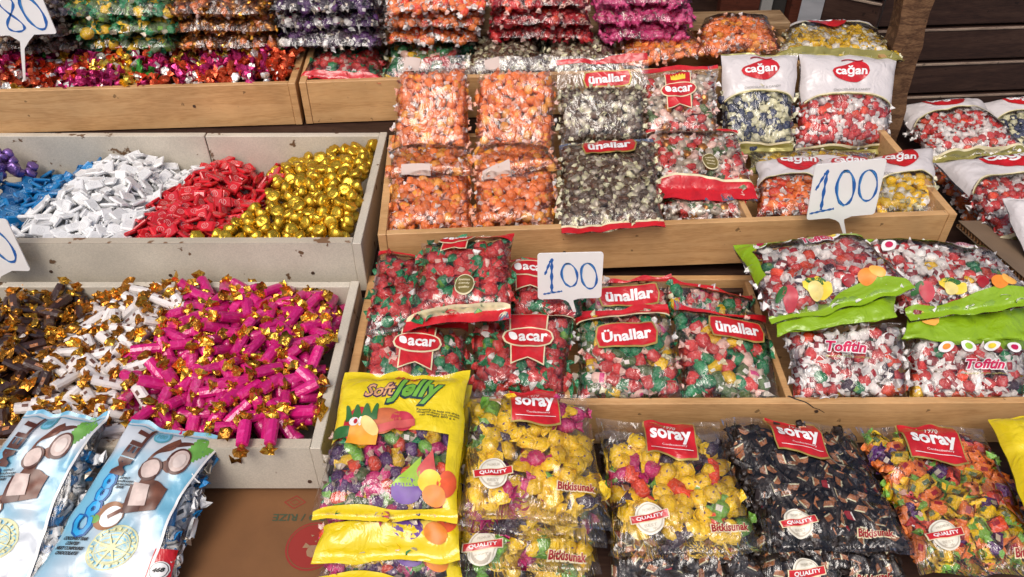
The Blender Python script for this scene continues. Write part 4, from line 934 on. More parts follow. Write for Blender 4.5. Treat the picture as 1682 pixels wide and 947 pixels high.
b = bag('candy_bag', 'folded lime-green sack edge lying under the upper left toffee bag', [(1262, 470), (1470, 452), (1476, 520), (1276, 552)], (1.10, 1.10, .995, .985), .013, seed=53, seal=(.02, .02), film=GRN, lump=.004)
b = bag('candy_bag', 'folded lime-green sack edge lying under the upper right toffee bag', [(1488, 480), (1705, 480), (1705, 572), (1484, 556)], (1.10, 1.10, .99, .99), .013, seed=54, seal=(.02, .02), film=GRN, lump=.004); p = b.ell('printed_fruit', .14, .62, .022, .012, pbr('print_apricot', (.85, .42, .08), .4), .3, 1)
b = bag('candy_bag', 'upper toffee bag with a lime-green corner sticking out to the left', [(1204, 408), (1412, 386), (1506, 478), (1268, 536)], (1.20, 1.20, 1.03, 1.0), .055, seed=55, seal=(.06, .08), lump=.003); b.fill('toffee_ring', vr=(.17, .88)); b.zone('green_border', 0, .13, GRN, 0, 1, 1, None, lambda q: -.03 * math.cos(q * 3) + .05); b.zone('green_border', 0.05, .55, GRN, 0, .07, 1, None, None, (6, 16)); b.zone('green_border', .90, 1, GRN, 0, 1, 1, lambda q: .05 * math.sin(-q * 3)); p_rings(b, .17, 4, .16, .72, .010, 3, .06); p_name(b, .58, .20, .030, -.05); p_fruits(b, .83)
b = bag('candy_bag', 'upper toffee bag with lime-green ends beside the corrugated cardboard', [(1412, 392), (1616, 412), (1716, 500), (1492, 528)], (1.215, 1.215, 1.03, 1.02), .055, seed=56, seal=(.06, .08), lump=.003); b.fill('toffee_ring', vr=(.15, .86)); b.zone('green_border', 0, .12, GRN, 0, 1, 1, None, lambda q: .03 * math.cos(q * 3)); b.zone('green_border', .87, 1, GRN, 0, 1, 1, lambda q: .04 * math.sin(-q * 3)); p_rings(b, .22, 2, .10, .70, .010, 3, .0); p_name(b, .66, .20, .026, .10, 'Tofitin', pbr('print_mauve', (.50, .2, .25), .4)); p_fruits(b, .80)

# ------------------------------------------------------------------ front row
def soray(label, q, Ys, kind, seed, T=.046, lb=(.5, .15), qs=(.2, .76), sc=(.74, .80), hw=.045, rot=0., **k):
    b = bag('candy_bag', label, q, Ys, T, seed=seed, seal=(.05, .05), lump=.0035, **k); b.fill(kind, pack=.74); 
    if lb: p_banner(b, lb[0], lb[1], hw, hw * .92, rot)
    if qs: p_quality(b, *qs)
    if sc: p_script(b, *sc)
    return b
b = soray('topmost bag of yellow round candies in the pile right of the yellow sacks', [(772, 640), (968, 646), (1006, 868), (750, 846)], (.868, .655), 'drop', 64, .036, (.52, .155), (.20, .72), (.78, .78), .040)
def under_bag(b, label, kind, seed, qs=None, sc=None, n_print=True, **k):
    c = lower(b, label, seed, seal=(.05, .05), lump=.0035, **k); c.fill(kind, pack=.74)
    if qs: p_quality(c, *qs)
    if sc: p_script(c, *sc)
    return c
c = under_bag(b, 'second bag of yellow round candies, squeezed under the topmost of its pile', 'drop', 63, fwd=.008)
c = under_bag(c, 'third bag down of yellow round candies in the same pile', 'drop', 62, (.18, .90), (.76, .92), fwd=.034)
c = under_bag(c, 'lowest bag of the yellow round candies pile at the bottom edge', 'drop', 61, fwd=.02)
b = soray('lone bag of yellow round candies with a tilted red banner, beside the black bars', [(980, 690), (1180, 692), (1260, 908), (1006, 918)], (.862, .64), 'drop', 66, .036, (.55, .175), (.26, .78), (.80, .85), .041, .14)
c = under_bag(b, 'bag of black bars lying under the lone yellow candy bag', 'bar', 65, fwd=.03)
b = soray('upper bag of black bar candies with a red banner', [(1180, 684), (1396, 700), (1506, 908), (1264, 908)], (.868, .644), 'bar', 68, .034, (.50, .175), (.22, .84), (.74, .90), .041, .12)
c = under_bag(b, 'lower bag of black bar candies with only its front edge showing', 'bar', 67, (.28, .93), (.74, .95), fwd=.04)
b = soray('bag of yellow, orange and violet toffee blocks with a red banner', [(1408, 702), (1612, 700), (1735, 940), (1510, 945)], (.862, .615), 'toffee', 69, .038, (.50, .16), (.24, .80), (.86, .90), .043, .14)
def jprint(b):
    b.zone('yellow_band', 0, .46, YEL, 0, 1, 0, None, lambda q: .035 * abs(q - .1) ** 3 - .012 * math.cos(3 * q), (36, 18))
    b.zone('yellow_band', .46, .93, YEL, .90, 1, 0, None, None, (6, 16)); b.zone('yellow_band', .93, 1, YEL, 0, 1, 0, lambda q: .015 * math.sin(q * 4))
    b.ell('printed_fruit', .64, .84, .024, .017, pbr('print_violet', (.14, .05, .30), .4), .2, 1); b.ell('printed_fruit', .80, .79, .018, .016, RINGC[2], .5, 2); b.ell('printed_fruit', .84, .87, .018, .014, RINGC[0], .2, 3)
    b.ell('printed_fruit', .92, .80, .015, .018, pbr('print_vermilion', (.72, .10, .03), .4), .1, 2); b.band('printed_fruit', .78, .68, .014, .022, pbr('print_coral', (.62, .10, .09), .4), lambda q: -1 + 1.4 * abs(q), None, .2, (10, 4), 1); b.band('printed_fruit', .62, .72, .022, .022, RINGC[1], lambda q: 1 - 1.9 * (q + 1) / 2, None, 0, (10, 4), 1)
b = bag('candy_bag', 'topmost yellow sack of fruit jellies with a clear window and large green lettering', [(566, 616), (773, 612), (754, 858), (508, 858)], (.885, .885, .65, .65), .040, seed=73, seal=(.05, .04), lump=.003); b.fill('jelly', vr=(.40, .94), ur=(.02, .90)); jprint(b)
PU = pbr('print_plum', (.08, .03, .10), .4); SA = pbr('print_salmon', (.72, .38, .18), .4); SCAR = pbr('print_scarlet', (.52, .02, .03), .4)
L = b.text('Soft', .33, .165, .0262, .0135, PU, -.05, 1, None, .07, .3, 'brand_lettering'); b.text('Soft', .33, .165, .0240, .0112, SA, -.05, 2, L, .02, .3)
L = b.text('Jelly', .61, .180, .0470, .0250, pbr('print_dark_teal', (.01, .04, .05), .4), .03, 2, None, .075, .35, 'brand_lettering'); b.text('Jelly', .61, .178, .0440, .0220, pbr('print_leaf_green', (.17, .42, .05), .4), .03, 3, L, .03, .35)
b.text('soray', .52, .065, .020, .006, RED, -.03, 2, None, .05)
L = b.ell('printed_strawberry', .19, 0.410, .022, .026, SCAR, .2, 2, None, 1.8); b.ell('highlight', .17, 0.400, .008, .007, WHITE, 0, 4, L); b.ell('highlight', .185, 0.401, .003, .004, SCAR, 0, 5, L); b.ell('highlight', .22, 0.397, .003, .007, WHITE, 0, 4, L)
b.band('strawberry_leaves', .22, 0.335, .026, .013, DGRN, lambda q: .4 - 1.4 * abs(math.sin(q * 5.2)), lambda q: 1, -.05, (26, 3), 3, L)
b.ell('printed_peach', .40, 0.390, .028, .020, pbr('print_terracotta', (.55, .14, .05), .4), -.1, 1, None, 2); b.ell('printed_raspberry', .54, 0.395, .020, .015, pbr('print_raspberry', (.50, .03, .06), .4), .1, 1, None, 2)
b.band('printed_tongue', .48, 0.430, .034, .006, pbr('print_coral', (.62, .10, .09), .4), None, None, -.18, (10, 2), 3)
L = b.band('printed_orange', .26, 0.460, .024, .020, pbr('print_tangerine', (.86, .34, .02), .4), lambda q: -1 + .9 * (q + 1) / 2 * abs(q), None, .05, (12, 5), 4); b.ell('orange_slice', .30, 0.430, .020, .009, pbr('print_apricot_pale', (.85, .60, .20), .4), .75, 5, L)
b.ell('printed_leaf', .08, 0.465, .018, .010, DGRN, -.1, 3)
for k in range(3): b.text(['Karamela te buta me shije', 'Wrapped chewy fruit candies', 'net weight 800 g e'][k], .80, .325 + .018 * k, .034 - .006 * (k == 2), .0022, BLACKP, .10, 2, None, .01, 0, 'small_print')
c = lower(b, 'second yellow fruit jelly sack from the top of its pile', 72, seal=(.05, .05), lump=.003, fwd=.045, k=1.0); c.fill('jelly', vr=(.40, .9), ur=(.02, .90)); jprint(c); c.zone('yellow_band', .82, 1, YEL, 0, 1, 1, lambda q: .01 * math.sin(q * 3))
c = lower(c, 'lowest yellow fruit jelly sack at the bottom edge of the picture', 71, seal=(.05, .05), lump=.003, fwd=.03, k=1.0); c.fill('jelly', vr=(.40, .9), ur=(.02, .90)); jprint(c)
b = bag('candy_bag', 'plain yellow sack cut off by the right edge of the front row', [(1622, 684), (1790, 680), (1860, 900), (1690, 860)], (.86, .66), .05, seed=74, seal=(.03, .05), film=YEL, lump=.004)

# sky-blue coconut sacks at the bottom left
SKYB = bpy.data.materials.new('sky_blue_and_white_sack'); t, n_, l_ = nodes(SKYB); bs = n_['Principled BSDF']; bs.inputs['Roughness'].default_value = .28; bs.inputs['Coat Weight'].default_value = .4
tc = n_.new('ShaderNodeTexCoord'); mpg = n_.new('ShaderNodeMapping'); mpg.inputs['Scale'].default_value = (9, 9, 9); nz = n_.new('ShaderNodeTexNoise'); nz.inputs['Scale'].default_value = 1.0; nz.inputs['Detail'].default_value = 1; nz.inputs['Distortion'].default_value = .5
cr = n_.new('ShaderNodeValToRGB'); cr.color_ramp.elements[0].position = .40; cr.color_ramp.elements[0].color = (.17, .44, .60, 1); cr.color_ramp.elements[1].position = .56; cr.color_ramp.elements[1].color = (.56, .60, .64, 1)
l_.new(tc.outputs['Object'], mpg.inputs[0]); l_.new(mpg.outputs[0], nz.inputs['Vector']); l_.new(nz.outputs['Fac'], cr.inputs[0]); l_.new(cr.outputs[0], bs.inputs['Base Color'])
nb = n_.new('ShaderNodeTexNoise'); nb.inputs['Scale'].default_value = 26; nb.inputs['Distortion'].default_value = 1.3; l_.new(tc.outputs['Object'], nb.inputs['Vector']); bp = n_.new('ShaderNodeBump'); bp.inputs['Strength'].default_value = .45; bp.inputs['Distance'].default_value = .003; l_.new(nb.outputs['Fac'], bp.inputs['Height']); l_.new(bp.outputs[0], bs.inputs['Normal'])
SKYZ = pbr('print_sky_blue', (.17, .45, .62), .3, coat=.4); CHOC = pbr('print_chocolate', (.09, .025, .015), .35); CHOC2 = pbr('print_milk_chocolate', (.16, .055, .03), .35, vary=(50, .4)); COCO = pbr('print_coconut_flesh', (.58, .45, .40), .4, vary=(60, .25))
HUSK = pbr('print_husk', (.30, .13, .05), .4); BLU = pbr('print_blue', (.01, .22, .52), .35); LEAFG = pbr('print_palm_green', (.14, .36, .06), .4); PALEGOLD = pbr('print_pale_gold', (.62, .62, .34), .4)
K['cocobar'] = Kind('candy', [(c_block(R7, .016, .009, .007, True, .9, True), m, 1) for m in ([FLB, FLB, WHITE], [FLW, FLB, BLU], [FLW, SILV, BLU], [FLW, FLW, BLACKP])], .0115)
def coco(label, q, Ys, seed, T=.045, k=.16):
    b = bag('coconut_sack', label, q, Ys, T, seed=seed, seal=(.03, .03), lump=.002, res=(40, 56)); b.fill('cocobar', ur=(.78, .96), vr=(.12, .95), pack=.75)
    W, L = b.W, b.L; q2 = math.pi / 2; ed = lambda v: 1 - k * min(max((v - .04) / .35, 0), 1) ** .8
    nu, nv = 36, 60; V = b.S(*[np.array(x) for x in zip(*[(.003 + (ed(j / nv) - .003) * i / nu, .002 + .996 * j / nv) for j in range(nv + 1) for i in range(nu + 1)])], .0012)
    link('printed_front', mesh('printed_front', V, [[j * (nu + 1) + i, (j + 1) * (nu + 1) + i, (j + 1) * (nu + 1) + i + 1, j * (nu + 1) + i + 1] for j in range(nv) for i in range(nu)], [SKYB], None, True), b.root)
    V = b.S(*[np.array(x) for x in zip(*[(ed(j / nv) + (.010 if i else -.012), .002 + .996 * j / nv) for j in range(nv + 1) for i in (0, 1)])], .0024)
    link('white_edge', mesh('white_edge', np.array(V), [[2 * j, 2 * j + 2, 2 * j + 3, 2 * j + 1] for j in range(nv)], [WHITE], None, True), b.root)
    b.zone('top_seal', 0, .04, SKYZ, 0, 1, 1)
    u_ = lambda u, v: u * ed(v)
    b.text('MELL', u_(.25, .16), .165, .040, .0125, CHOC, -q2 + .10, 5, None, .045, 0, 'brand_lettering')
    L1 = b.text('Coco', u_(.21, .46), .46, .048, .0165, pbr('print_deep_blue', (.005, .10, .34), .4), -q2 - .03, 3, None, .10, .1, 'brand_lettering'); b.text('Coco', u_(.21, .46), .46, .045, .0135, pbr('print_azure', (.02, .34, .68), .35), -q2 - .03, 4, L1, .045, .1)
    c = b.ell('round_emblem', u_(.42, .05), .065, .015, .011, pbr('print_teal', (.10, .35, .42), .4), 0, 2); b.ell('emblem_field', u_(.42, .05), .065, .012, .0085, SKYZ, 0, 3, c); b.text('100', u_(.42, .05), .065, .008, .004, pbr('print_teal', (.10, .35, .42), .4), 0, 4, c, .03)
    for a_, u0, v0 in ((-1.0, .86, .10), (-.75, .90, .13), (-1.25, .80, .085)): b.band('palm_leaf', u_(u0, v0), v0, .026, .008, LEAFG, lambda s: -.5 - .5 * abs(math.sin(s * 14)), lambda s: .4 + .5 * abs(math.sin(s * 14 + 1)), a_, (40, 2), 1)
    b.band('chocolate_splash', u_(.55, .14), .14, .026, .009, CHOC2, lambda s: -1 + .5 * s * s, lambda s: .3 + .6 * math.sin(s * 3), -.9, (16, 4), 1); b.band('chocolate_splash', u_(.66, .10), .095, .022, .005, CHOC, lambda s: -1 + s * s, lambda s: .6, -.3, (16, 2), 1)
    b.band('chocolate_splash', u_(.66, .24), .235, .020, .012, CHOC2, None, lambda s: .3 + .5 * math.sin(s * 5), -.5, (16, 4), 1)
    c = b.ell('coconut_half', u_(.76, .19), .185, .0205, .0215, CHOC, 0, 3, None, 2); b.ell('coconut_flesh', u_(.765, .19), .182, .0165, .0175, COCO, .2, 4, c); b.ell('coconut_milk', u_(.77, .19), .182, .0105, .0115, pbr('print_coconut_pale', (.66, .55, .50), .4, vary=(60, .2)), .2, 5, c)
    c = b.ell('coconut_piece', u_(.54, .24), .25, .0175, .0175, CHOC, .3, 4, None, 2.2); b.ell('coconut_flesh', u_(.54, .24), .248, .0155, .0150, COCO, .4, 5, c, 1.6)
    b.band('chocolate_splash', u_(.58, .32), .32, .010, .030, CHOC2, None, None, .1, (6, 8), 2)
    c = b.band('chocolate_bar', u_(.68, .40), .395, .0245, .026, CHOC2, lambda s: -.85 - .15 * math.cos(s * 3), lambda s: .9 - .3 * s, .1, (12, 8), 3); b.band('bar_front', u_(.57, .42), .415, .012, .020, CHOC, lambda s: -.9 + .3 * s, None, -.2, (6, 6), 4, c); b.band('coconut_filling', u_(.60, .39), .388, .0125, .019, COCO, lambda s: -.9 + .2 * s, lambda s: .9 + .1 * s, -.25, (8, 6), 5, c)
    b.band('chocolate_splash', u_(.50, .45), .46, .022, .005, CHOC2, None, None, -.7, (8, 2), 3)
    c = b.ell('coconut_half', u_(.42, .51), .51, .021, .021, HUSK, 0, 3, None, 2); b.ell('coconut_flesh', u_(.45, .51), .513, .0150, .0155, WHITE, 0, 4, c); b.band('chocolate_drip', u_(.47, .50), .495, .010, .003, CHOC2, None, None, -.7, (8, 2), 5, c); b.ell('leaf_print', u_(.30, .53), .53, .009, .006, LEAFG, .3, 3)
    PY = pbr('print_pale_yellow', (.80, .76, .40), .4); R_0 = .033
    for rr0, m in ((1, PALEGOLD), (.93, SKYZ), (.72, PALEGOLD), (.67, SKYZ)): c = b.ell('compass_ring', u_(.60, .66), .665, R_0 * rr0, R_0 * rr0, m, 0, 1 + int((1 - rr0) * 8), None, 2, (26, 8))
    for a in range(4): b.band('compass_needle', u_(.60, .66), .665, R_0 * (.72 if a % 2 else .95), .0022, PY, lambda s: -(1 - abs(s)), lambda s: 1 - abs(s), a * math.pi / 4 + .3, (12, 2), 5)
    for a in range(20): b.band('compass_mark', u_(.60, .66) + R_0 * .82 * math.cos(a * .314) / W, .665 + R_0 * .82 * math.sin(a * .314) / L, .0022, .0013, PY, None, None, a * .314, (2, 1), 4)
    for kk, tx in enumerate(('COCONUT BAR', 'COATED', 'MILKY COMPOUND', 'CHOCOLATE')): b.text(tx, u_(.22, .65), .630 + .024 * kk, (.019, .010, .021, .017)[kk], .0026, BLACKP, .0, 3, None, .06, .2, 'small_print')
    for kk, tx in enumerate(('SÜTLÜ', 'KOKOLİN KAPLI', 'HİNDİSTAN CEVİZLİ', 'BAR')): b.text(tx, u_(.36, .33), .315 + .016 * kk, (.008, .016, .019, .006)[kk], .0020, BLACKP, -.08, 3, None, .05, .2, 'small_print')
    return b
coco('sky-blue coconut sack at the left edge, partly out of view, leaning on the pale tray', [(48, 676), (182, 680), (90, 1000), (-190, 1000)], (.805, .805, .57, .57), 81)
b = coco('sky-blue coconut sack leaning between its twin and the cardboard box', [(218, 684), (370, 724), (272, 1010), (10, 1010)], (.80, .80, .56, .56), 82)
b.band('red_panel', .90, .78, .015, .035, RED, None, None, .0, (6, 8), 1); c = b.ell('round_badge', .90, .77, .0135, .0135, WHITE, 0, 3); b.ell('badge_ring', .90, .77, .0120, .0120, BLACKP, 0, 4, c); b.ell('badge_field', .90, .77, .0112, .0112, WHITE, 0, 5, c); b.text('468', .90, .768, .008, .0035, BLACKP, -.1, 6, c, .05, .2)

# cardboard box, printing upside down
t = props(link('cardboard_box', None, None, (-.62, .30, .36)), 'flat-topped brown cardboard box with upside-down green and red printing', 'box')
HB = .300; box('side_panel', 0, .44, 0, .004, 0, HB, CARD, t); box('side_panel', .436, .44, .0045, .505, 0, HB, CARD, t); box('side_panel', 0, .004, .0045, .505, 0, HB, CARD, t); box('side_panel', .0045, .4355, .501, .505, 0, HB, CARD, t)
tp = box('top_panel', 0, .44, 0, .505, HB + .0005, HB + .004, CARD, t)
def flat_text(txt, px, py, hw, hh, mat, rot, parent, bold=.03, zz=0.0048, name='lettering'):
    q, Fc, asp = text_geo(txt, bold); p = PZ(px, py, .36 + HB + .004)
    c, s_ = math.cos(rot), math.sin(rot); V = [(p.x + .62 + a * hw * c - -b_ * hh * s_ * 1, p.y - .30 + a * hw * s_ + (-b_) * hh * c, HB + zz) for a, b_ in q]
    return link(name, mesh(name, V, Fc, [mat]), parent)
def flat_ring(px, py, rx, ry, mat, parent, zz, r2=0., n=28, name='printed_disc'):
    p = PZ(px, py, .36 + HB + .004); V = []; 
    for q in (1, r2):
        for k in range(n): V.append((p.x + .62 + rx * q * math.cos(6.2832 * k / n), p.y - .30 + ry * q * math.sin(6.2832 * k / n), HB + zz))
    return link(name, mesh(name, V, [[k, (k + 1) % n, n + (k + 1) % n, n + k] for k in range(n)], [mat]), parent)
MUTRED = pbr('box_red_print', (.30, .025, .018), .7); MUTGRN = pbr('box_green_print', (.05, .075, .04), .7)
flat_text('KOD / RIZE', 500, 850, .050, .0065, MUTGRN, math.pi, tp, .02)
flat_ring(512, 897, .040, .042, MUTRED, tp, .0046, .0); flat_ring(512, 897, .037, .039, CARD, tp, .0050, .96); flat_text('&', 512, 897, .016, .020, pbr('card_pale', (.34, .20, .11), .7), math.pi, tp, .06, .0054)
p = PZ(485, 825, .36 + HB + .004); V = []
for q in (1, .86, .5, .42):
    for dx, dy in ((1, 0), (0, .72), (-1, 0), (0, -.72)): V.append((p.x + .62 + dx * .018 * q, p.y - .30 + dy * .018 * q, HB + .0048))
link('printed_diamond', mesh('printed_diamond', V, [[k, (k + 1) % 4, 4 + (k + 1) % 4, 4 + k] for k in range(4)] + [[8 + k, 8 + (k + 1) % 4, 12 + (k + 1) % 4, 12 + k] for k in range(4)], [MUTRED]), tp)

# ------------------------------------------------------------------ bags in the long top tray
def lying(label, q, Ys, kind, seed, T=.05, strip=None, txt=None, single=False):
    b = bag('candy_bag', label, q, Ys, T, seed=seed, seal=(.06, .04)); b.fill(kind, single)
    if strip: b.zone('seal_strip', strip[0], strip[1], RED, 0, 1, 1)
    if txt: p_ribbon(b, *txt)
    return b
lying('strawberry and green candy bag lying leftmost in the long top tray', [(530, 68), (640, 80), (625, 138), (492, 128)], (1.93, 1.93, 1.70, 1.71), 'acar', 91, .05, (.93, 1), None, True)
lying('mixed red and green candy bag in the top tray behind the tallest orange bag', [(640, 58), (770, 56), (765, 130), (626, 136)], (1.96, 1.72), 'unfruit', 92, .05, (.0, .10), (.62, .05, .06, 'ünallar', 0, .012), True)
lying('brown candy bag in the top tray between the two tall orange bags', [(775, 50), (888, 56), (900, 118), (765, 122)], (1.98, 1.98, 1.74, 1.74), 'coffee', 93, .05, None, (.5, .08, .055, 'ünallar', .05, .012))
lying('brown candy bag in the top tray behind the red strip of a standing bag', [(884, 52), (1006, 54), (1018, 112), (895, 118)], (1.98, 1.75), 'coffee', 94, .05, None, (.45, .08, .055, 'ünallar', .03, .012))
lying('orange candy bag lying in the top tray over its divider', [(1016, 48), (1120, 44), (1168, 88), (1022, 108)], (1.98, 1.98, 1.79, 1.75), 'orange', 95, .045, None, None, True)
lying('orange candy bag lying highest in the top tray, beside the plank shelf end', [(1148, 34), (1262, 28), (1282, 78), (1140, 92)], (2.0, 2.0, 1.82, 1.78), 'orange', 96, .05, None, None, True)
b = bag('candy_bag', 'white-headed bag of yellow candies lying at the right end of the top tray', [(1290, 44), (1430, 42), (1484, 100), (1272, 92)], (2.05, 2.05, 1.83, 1.80), .045, seed=97, seal=(.04, .05)); b.fill('milk_yellow', vr=(.22, .9)); p_leaf(b, .20, (.45, .09), .055, .0, 'cağan', False, low=False); b.zone('seal_strip', .91, 1, OLIVE, 0, 1, 1)

# stacks on the plank shelf
def stack(desc, kind, px0, px1, pyb, n, seed, grp=None, W=None):
    for i in range(n):
        z = 1.0 + i * .042; s2 = random.Random(seed + i); pl = P((px0 + px1) / 2, pyb, 1.80 + .0577 * ((px0 + px1) / 2 - 841) / 1300 * 1.95)
        a = P(px0, pyb, pl.y); c = P(px1, pyb, pl.y); xl, xr = a.x + s2.uniform(-.012, .012), c.x + s2.uniform(-.012, .012)
        yb = pl.y + .012 + s2.uniform(-.008, .012); zb = .995 + i * .040
        TL, TR, BR, BL = Vector((xl, yb + .30, zb + .004)), Vector((xr, yb + .30, zb)), Vector((xr, yb, zb + .004 * s2.random())), Vector((xl, yb, zb))
        b = Bag('candy_bag', f'{desc}, {["lowest", "second", "third", "fourth"][i]} from below', TL, TR, BR, BL, T=.041, seed=seed + i, seal=(.02, .02), lump=.003, res=(30, 30)); b.fill(kind, False, vr=(.2, .97), depth=.95)
stack('flat bag of dark brown candies behind the top left price sign', 'choc', -30, 105, 76, 3, 101)
stack('flat bag of green and yellow candies on the shelf', 'greenyel', 106, 283, 72, 3, 111)
stack('flat bag of bronze candies on the shelf', 'bronze', 283, 450, 68, 3, 121)
stack('flat bag of plum and white candies on the shelf', 'plum', 445, 622, 63, 3, 131)
stack('flat bag of orange and white candies on the shelf', 'milk_orange', 628, 792, 66, 3, 141)
stack('flat bag of dark red candies on the shelf', 'darkred', 798, 972, 54, 3, 151)
stack('flat bag of bright pink candies on the shelf', 'pink', 988, 1136, 44, 3, 161)

# ------------------------------------------------------------------ right hand table
t = props(link('side_table', None, None, (.94, .95, 0)), 'dark low table on the right carrying white-headed sacks', 'table'); t.rotation_euler.z = R_(-4)
box('table_top', 0, .9, .1, 1.1, .665, .685, DARKWOOD, t)
for x in (.02, .82):
    for y in (.12, 1.04): box('leg', x, x + .05, y, y + .05, 0, .6645, DARKWOOD, t)
b = bag('candy_bag', 'clear bag of orange-red candies under a white-headed sack at the right', [(1524, 268), (1640, 268), (1690, 412), (1608, 392)], (1.66, 1.66, 1.37, 1.39), .04, seed=171, seal=(.03, .05)); b.fill('milk_orange')
b = bag('candy_bag', 'white-headed sack of navy and cream candies at the upper right edge', [(1590, 172), (1740, 160), (1800, 250), (1660, 262)], (1.98, 1.98, 1.74, 1.74), .05, seed=172, seal=(.03, .05)); b.fill('milk_navy', vr=(.38, .93)); p_leaf(b, .36, (.5, .12), .045, -.03, 'cağan', True, arch=.1)
b = bag('candy_bag', 'white-headed sack of red candies lying below the dark plank wall', [(1462, 178), (1608, 166), (1690, 254), (1528, 268)], (1.93, 1.93, 1.70, 1.68), .06, seed=173, seal=(.03, .06)); b.fill('milk_red', vr=(.36, .93)); p_leaf(b, .34, (.5, .11), .050, -.03, 'cağan', True, arch=.12)
b = bag('candy_bag', 'white-headed sack of red candies lying nearer on the right, over the orange-red bag', [(1534, 268), (1720, 256), (1790, 400), (1650, 405)], (1.57, 1.57, 1.275, 1.275), .055, seed=174, seal=(.03, .06)); b.fill('milk_red', vr=(.36, .93)); p_leaf(b, .34, (.60, .10), .055, -.02, 'cağan', True, arch=.12)
b = bag('candy_bag', 'plain white back of a sack hanging down at the right edge', [(1644, 330), (1760, 318), (1800, 470), (1688, 436)], (1.33, 1.33, 1.17, 1.19), .04, seed=175, seal=(.03, .04), film=PLW, lump=.004)
# flattened corrugated cardboard
def corr(name, label, q, Ys, th=.010):
    A = [P(a, b_, y) for (a, b_), y in zip(q, Ys)]; o = sum(A, Vector()) / 4; n = (A[1] - A[0]).cross(A[3] - A[0]).normalized()
    if n.z < 0: n = -n
    e = props(link(name, None, None, o), label, 'cardboard')
    def sheet(nm, d0, d1, m):
        V = [tuple(p - o - n * d) for d in (d0, d1) for p in A]; Fc = [[0, 1, 2, 3], [7, 6, 5, 4]] + [[k, 4 + k, 4 + (k + 1) % 4, (k + 1) % 4] for k in range(4)]
        link(nm, fixn(mesh(nm, V, Fc, [m])), e)
    sheet('liner', 0, .0012, CARD2); sheet('liner', th - .0012, th, CARD2)
    V = []; Fc = []; a, b2 = A[0] - o, A[3] - o; c1_, d1_ = A[1] - o, A[2] - o; N = 90
    for i in range(N + 1):
        t_ = i / N; h = th / 2 + (th / 2 - .0013) * math.sin(i * math.pi / 2 + .3) * .98
        V += [tuple(a.lerp(b2, t_) - n * h), tuple(a.lerp(b2, t_) + (c1_ - a) * .3 - n * h)]
    for i in range(N): Fc.append([2 * i, 2 * i + 1, 2 * i + 3, 2 * i + 2])
    link('corrugation', mesh('corrugation', V, Fc, [CARD]), e)
corr('cardboard_sheet', 'flattened corrugated cardboard under the sacks on the right', [(1574, 362), (1760, 362), (1830, 480), (1690, 462)], (1.36, 1.40, 1.12, 1.12), .014)
corr('cardboard_sheet', 'lower flattened corrugated cardboard beside the lime-green bag', [(1592, 396), (1760, 400), (1830, 540), (1700, 500)], (1.32, 1.34, 1.06, 1.06), .014)

# ------------------------------------------------------------------ price signs
ST1 = [(-.92, -.50), (-.50, -.98 + .05), (-.46, -.2), (-.50, .86)]
def ribbon(V, Fc, pts, wd, z):
    o = len(V); n = len(pts)
    for i, (x, y) in enumerate(pts):
        a = pts[max(i - 1, 0)]; b_ = pts[min(i + 1, n - 1)]; dx, dy = b_[0] - a[0], b_[1] - a[1]; l = math.hypot(dx, dy) or 1
        ww = wd * (.75 + .3 * math.sin(i * 1.3 + x * 5)); V += [(x - dy / l * ww, y + dx / l * ww, z), (x + dy / l * ww, y - dx / l * ww, z)]
    for i in range(n - 1): Fc.append([o + 2 * i, o + 2 * i + 1, o + 2 * i + 3, o + 2 * i + 2])
def oval(cx, cy, rx, ry, a0=-1.2, turn=6.6, sk=0., n=26): return [(cx + rx * math.cos(a0 + turn * k / n) + sk * math.sin(a0 + turn * k / n) * -ry, cy + ry * math.sin(a0 + turn * k / n)) for k in range(n + 1)]
def smooth(p, k=3):
    for _ in range(k): p = [p[0]] + [q for a, b_ in zip(p, p[1:]) for q in ((a[0] * .75 + b_[0] * .25, a[1] * .75 + b_[1] * .25), (a[0] * .25 + b_[0] * .75, a[1] * .25 + b_[1] * .75))] + [p[-1]]
    return p
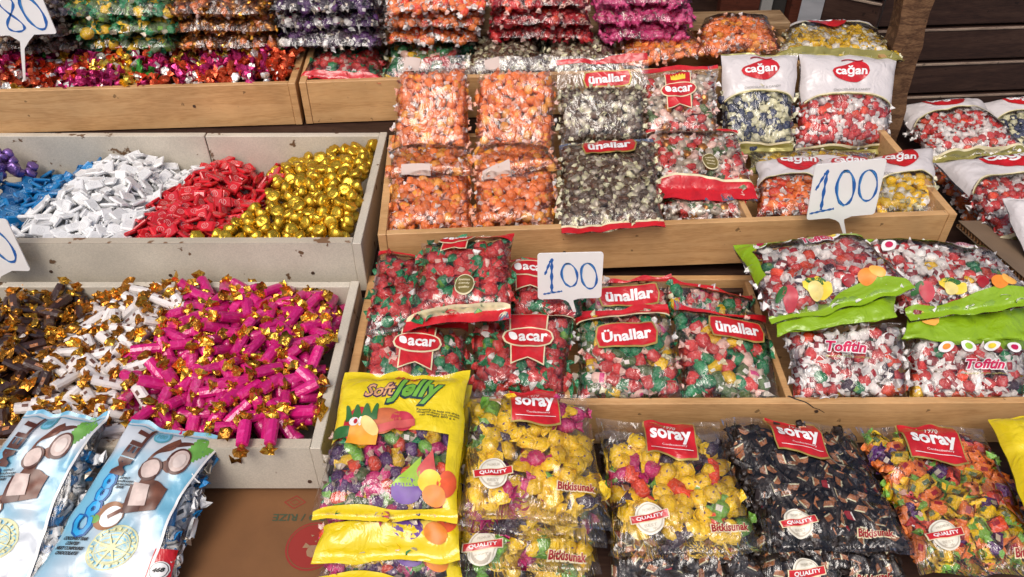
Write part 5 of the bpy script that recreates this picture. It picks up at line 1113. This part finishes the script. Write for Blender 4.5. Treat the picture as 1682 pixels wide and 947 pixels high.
def price_sign(label, q, Y, tip, tipY, digits):
    A = [P(a, b_, Y) for a, b_ in q]; o = sum(A, Vector()) / 4; X = (A[1] + A[2] - A[0] - A[3]) / 4; U = (A[0] + A[1] - A[2] - A[3]) / 4
    hw, hh = X.length, U.length; X.normalize(); n = X.cross(U).normalized(); U = n.cross(X); R3 = Matrix((X, U, n)).transposed()
    e = props(link('price_sign', None, None, o), label, 'price sign'); e.rotation_euler = R3.to_euler()
    def plate(nm, out, th, m, z=0):
        k = len(out); V = [(x, y, z) for x, y in out] + [(x, y, z - th) for x, y in out]
        return link(nm, fixn(mesh(nm, V, [list(range(k)), list(range(k, 2 * k))[::-1]] + [[i, i + k, (i + 1) % k + k, (i + 1) % k] for i in range(k)], [m])), e)
    rr = .006; out = []
    for cx, cy, a0 in ((hw - rr, hh - rr, 0), (-hw + rr, hh - rr, 90), (-hw + rr, -hh + rr, 180), (hw - rr, -hh + rr, 270)):
        for k in range(5): a = math.radians(a0 + k * 22.5); out.append((cx + rr * math.cos(a), cy + rr * math.sin(a)))
    card = plate('card', out, .0022, SIGN)
    if tip:
        T = R3.transposed() @ (P(tip[0], tip[1], tipY) - o); y0 = -hh + .0005; w0 = hw * .36; w1 = .0045
        V = [(-w0, y0), (-w0 * .35, y0 + (T.y - y0) * .14), (T.x * .3 - w1, y0 + (T.y - y0) * .3), (T.x - w1 * .6, T.y), (T.x + w1 * .6, T.y), (T.x * .3 + w1, y0 + (T.y - y0) * .3), (w0 * .35, y0 + (T.y - y0) * .14), (w0, y0)]
        plate('stem', V, .0018, SIGN, -.0002)
    V = []; Fc = []; V2 = []; F2 = []
    for kind, prm in digits:
        if kind == '1':
            cx, sc = prm; ribbon(V, Fc, smooth([(cx - .24 * sc, .10), (cx - .05, .68), (cx - .02, .72)]), .042, .0004); ribbon(V, Fc, smooth([(cx, .80), (cx - .01, .2), (cx + .0, -.66)]), .052, .0005)
            ribbon(V, Fc, smooth([(cx - .30 * sc, -.76), (cx, -.70), (cx + .36 * sc, -.64)]), .042, .0006)
        elif kind == '0':
            cx, cy, rx, ry, th = prm; ribbon(V, Fc, oval(cx, cy, rx, ry, 1.2, 6.9, .12), th, .0005); ribbon(V2, F2, oval(cx + .015, cy - .02, rx * .93, ry * 1.03, .4, 4.2, .12), th * .45, .0008)
        elif kind == '8':
            cx, cy, rx, ry, th = prm
            pts = [(cx + rx * math.sin(2 * t_) * (1.0 if math.cos(t_) > 0 else 1.15), cy + ry * math.cos(t_) + 0) for t_ in np.linspace(.25, 6.5, 44)]
            ribbon(V, Fc, pts, th, .0005)
    V = [(x * hw, y * hh, z) for x, y, z in V]; link('digits', mesh('digits', V, Fc, [BLUEINK]), card)
    if V2: V2 = [(x * hw, y * hh, z) for x, y, z in V2]; link('pen_overlap', mesh('pen_overlap', V2, F2, [BLUEINK2]), card)
    return e
price_sign('white price sign reading 100 standing in the lower tray among red-strip bags', [(880, 417), (986, 414), (993, 489), (886, 491)], 1.06, (944, 512), 1.06, [('1', (-.56, .9)), ('0', (-.02, .06, .24, .50, .040)), ('0', (.58, .0, .24, .56, .040))])
price_sign('larger white price sign reading 100 in front of the white-headed bags', [(1328, 272), (1444, 263), (1449, 349), (1335, 360)], 1.235, (1388, 386), 1.235, [('1', (-.62, 1.05)), ('0', (-.02, .08, .25, .62, .050)), ('0', (.62, .10, .26, .56, .040))])
price_sign('white price sign reading 180 stuck into the foil candies at the top left', [(-46, -30), (76, -34), (74, 52), (-42, 56)], 1.70, (40, 132), 1.70, [('1', (-.80, .8)), ('8', (-.05, -.25, .20, .62, .040)), ('0', (.58, -.22, .26, .60, .045))])
price_sign('white price sign reading 80 at the left edge, hanging over the chocolate tray front', [(-62, 364), (38, 364), (24, 441), (-66, 438)], 1.17, (-18, 480), 1.16, [('8', (-.32, .0, .24, .66, .045)), ('0', (.42, -.02, .32, .62, .050))])
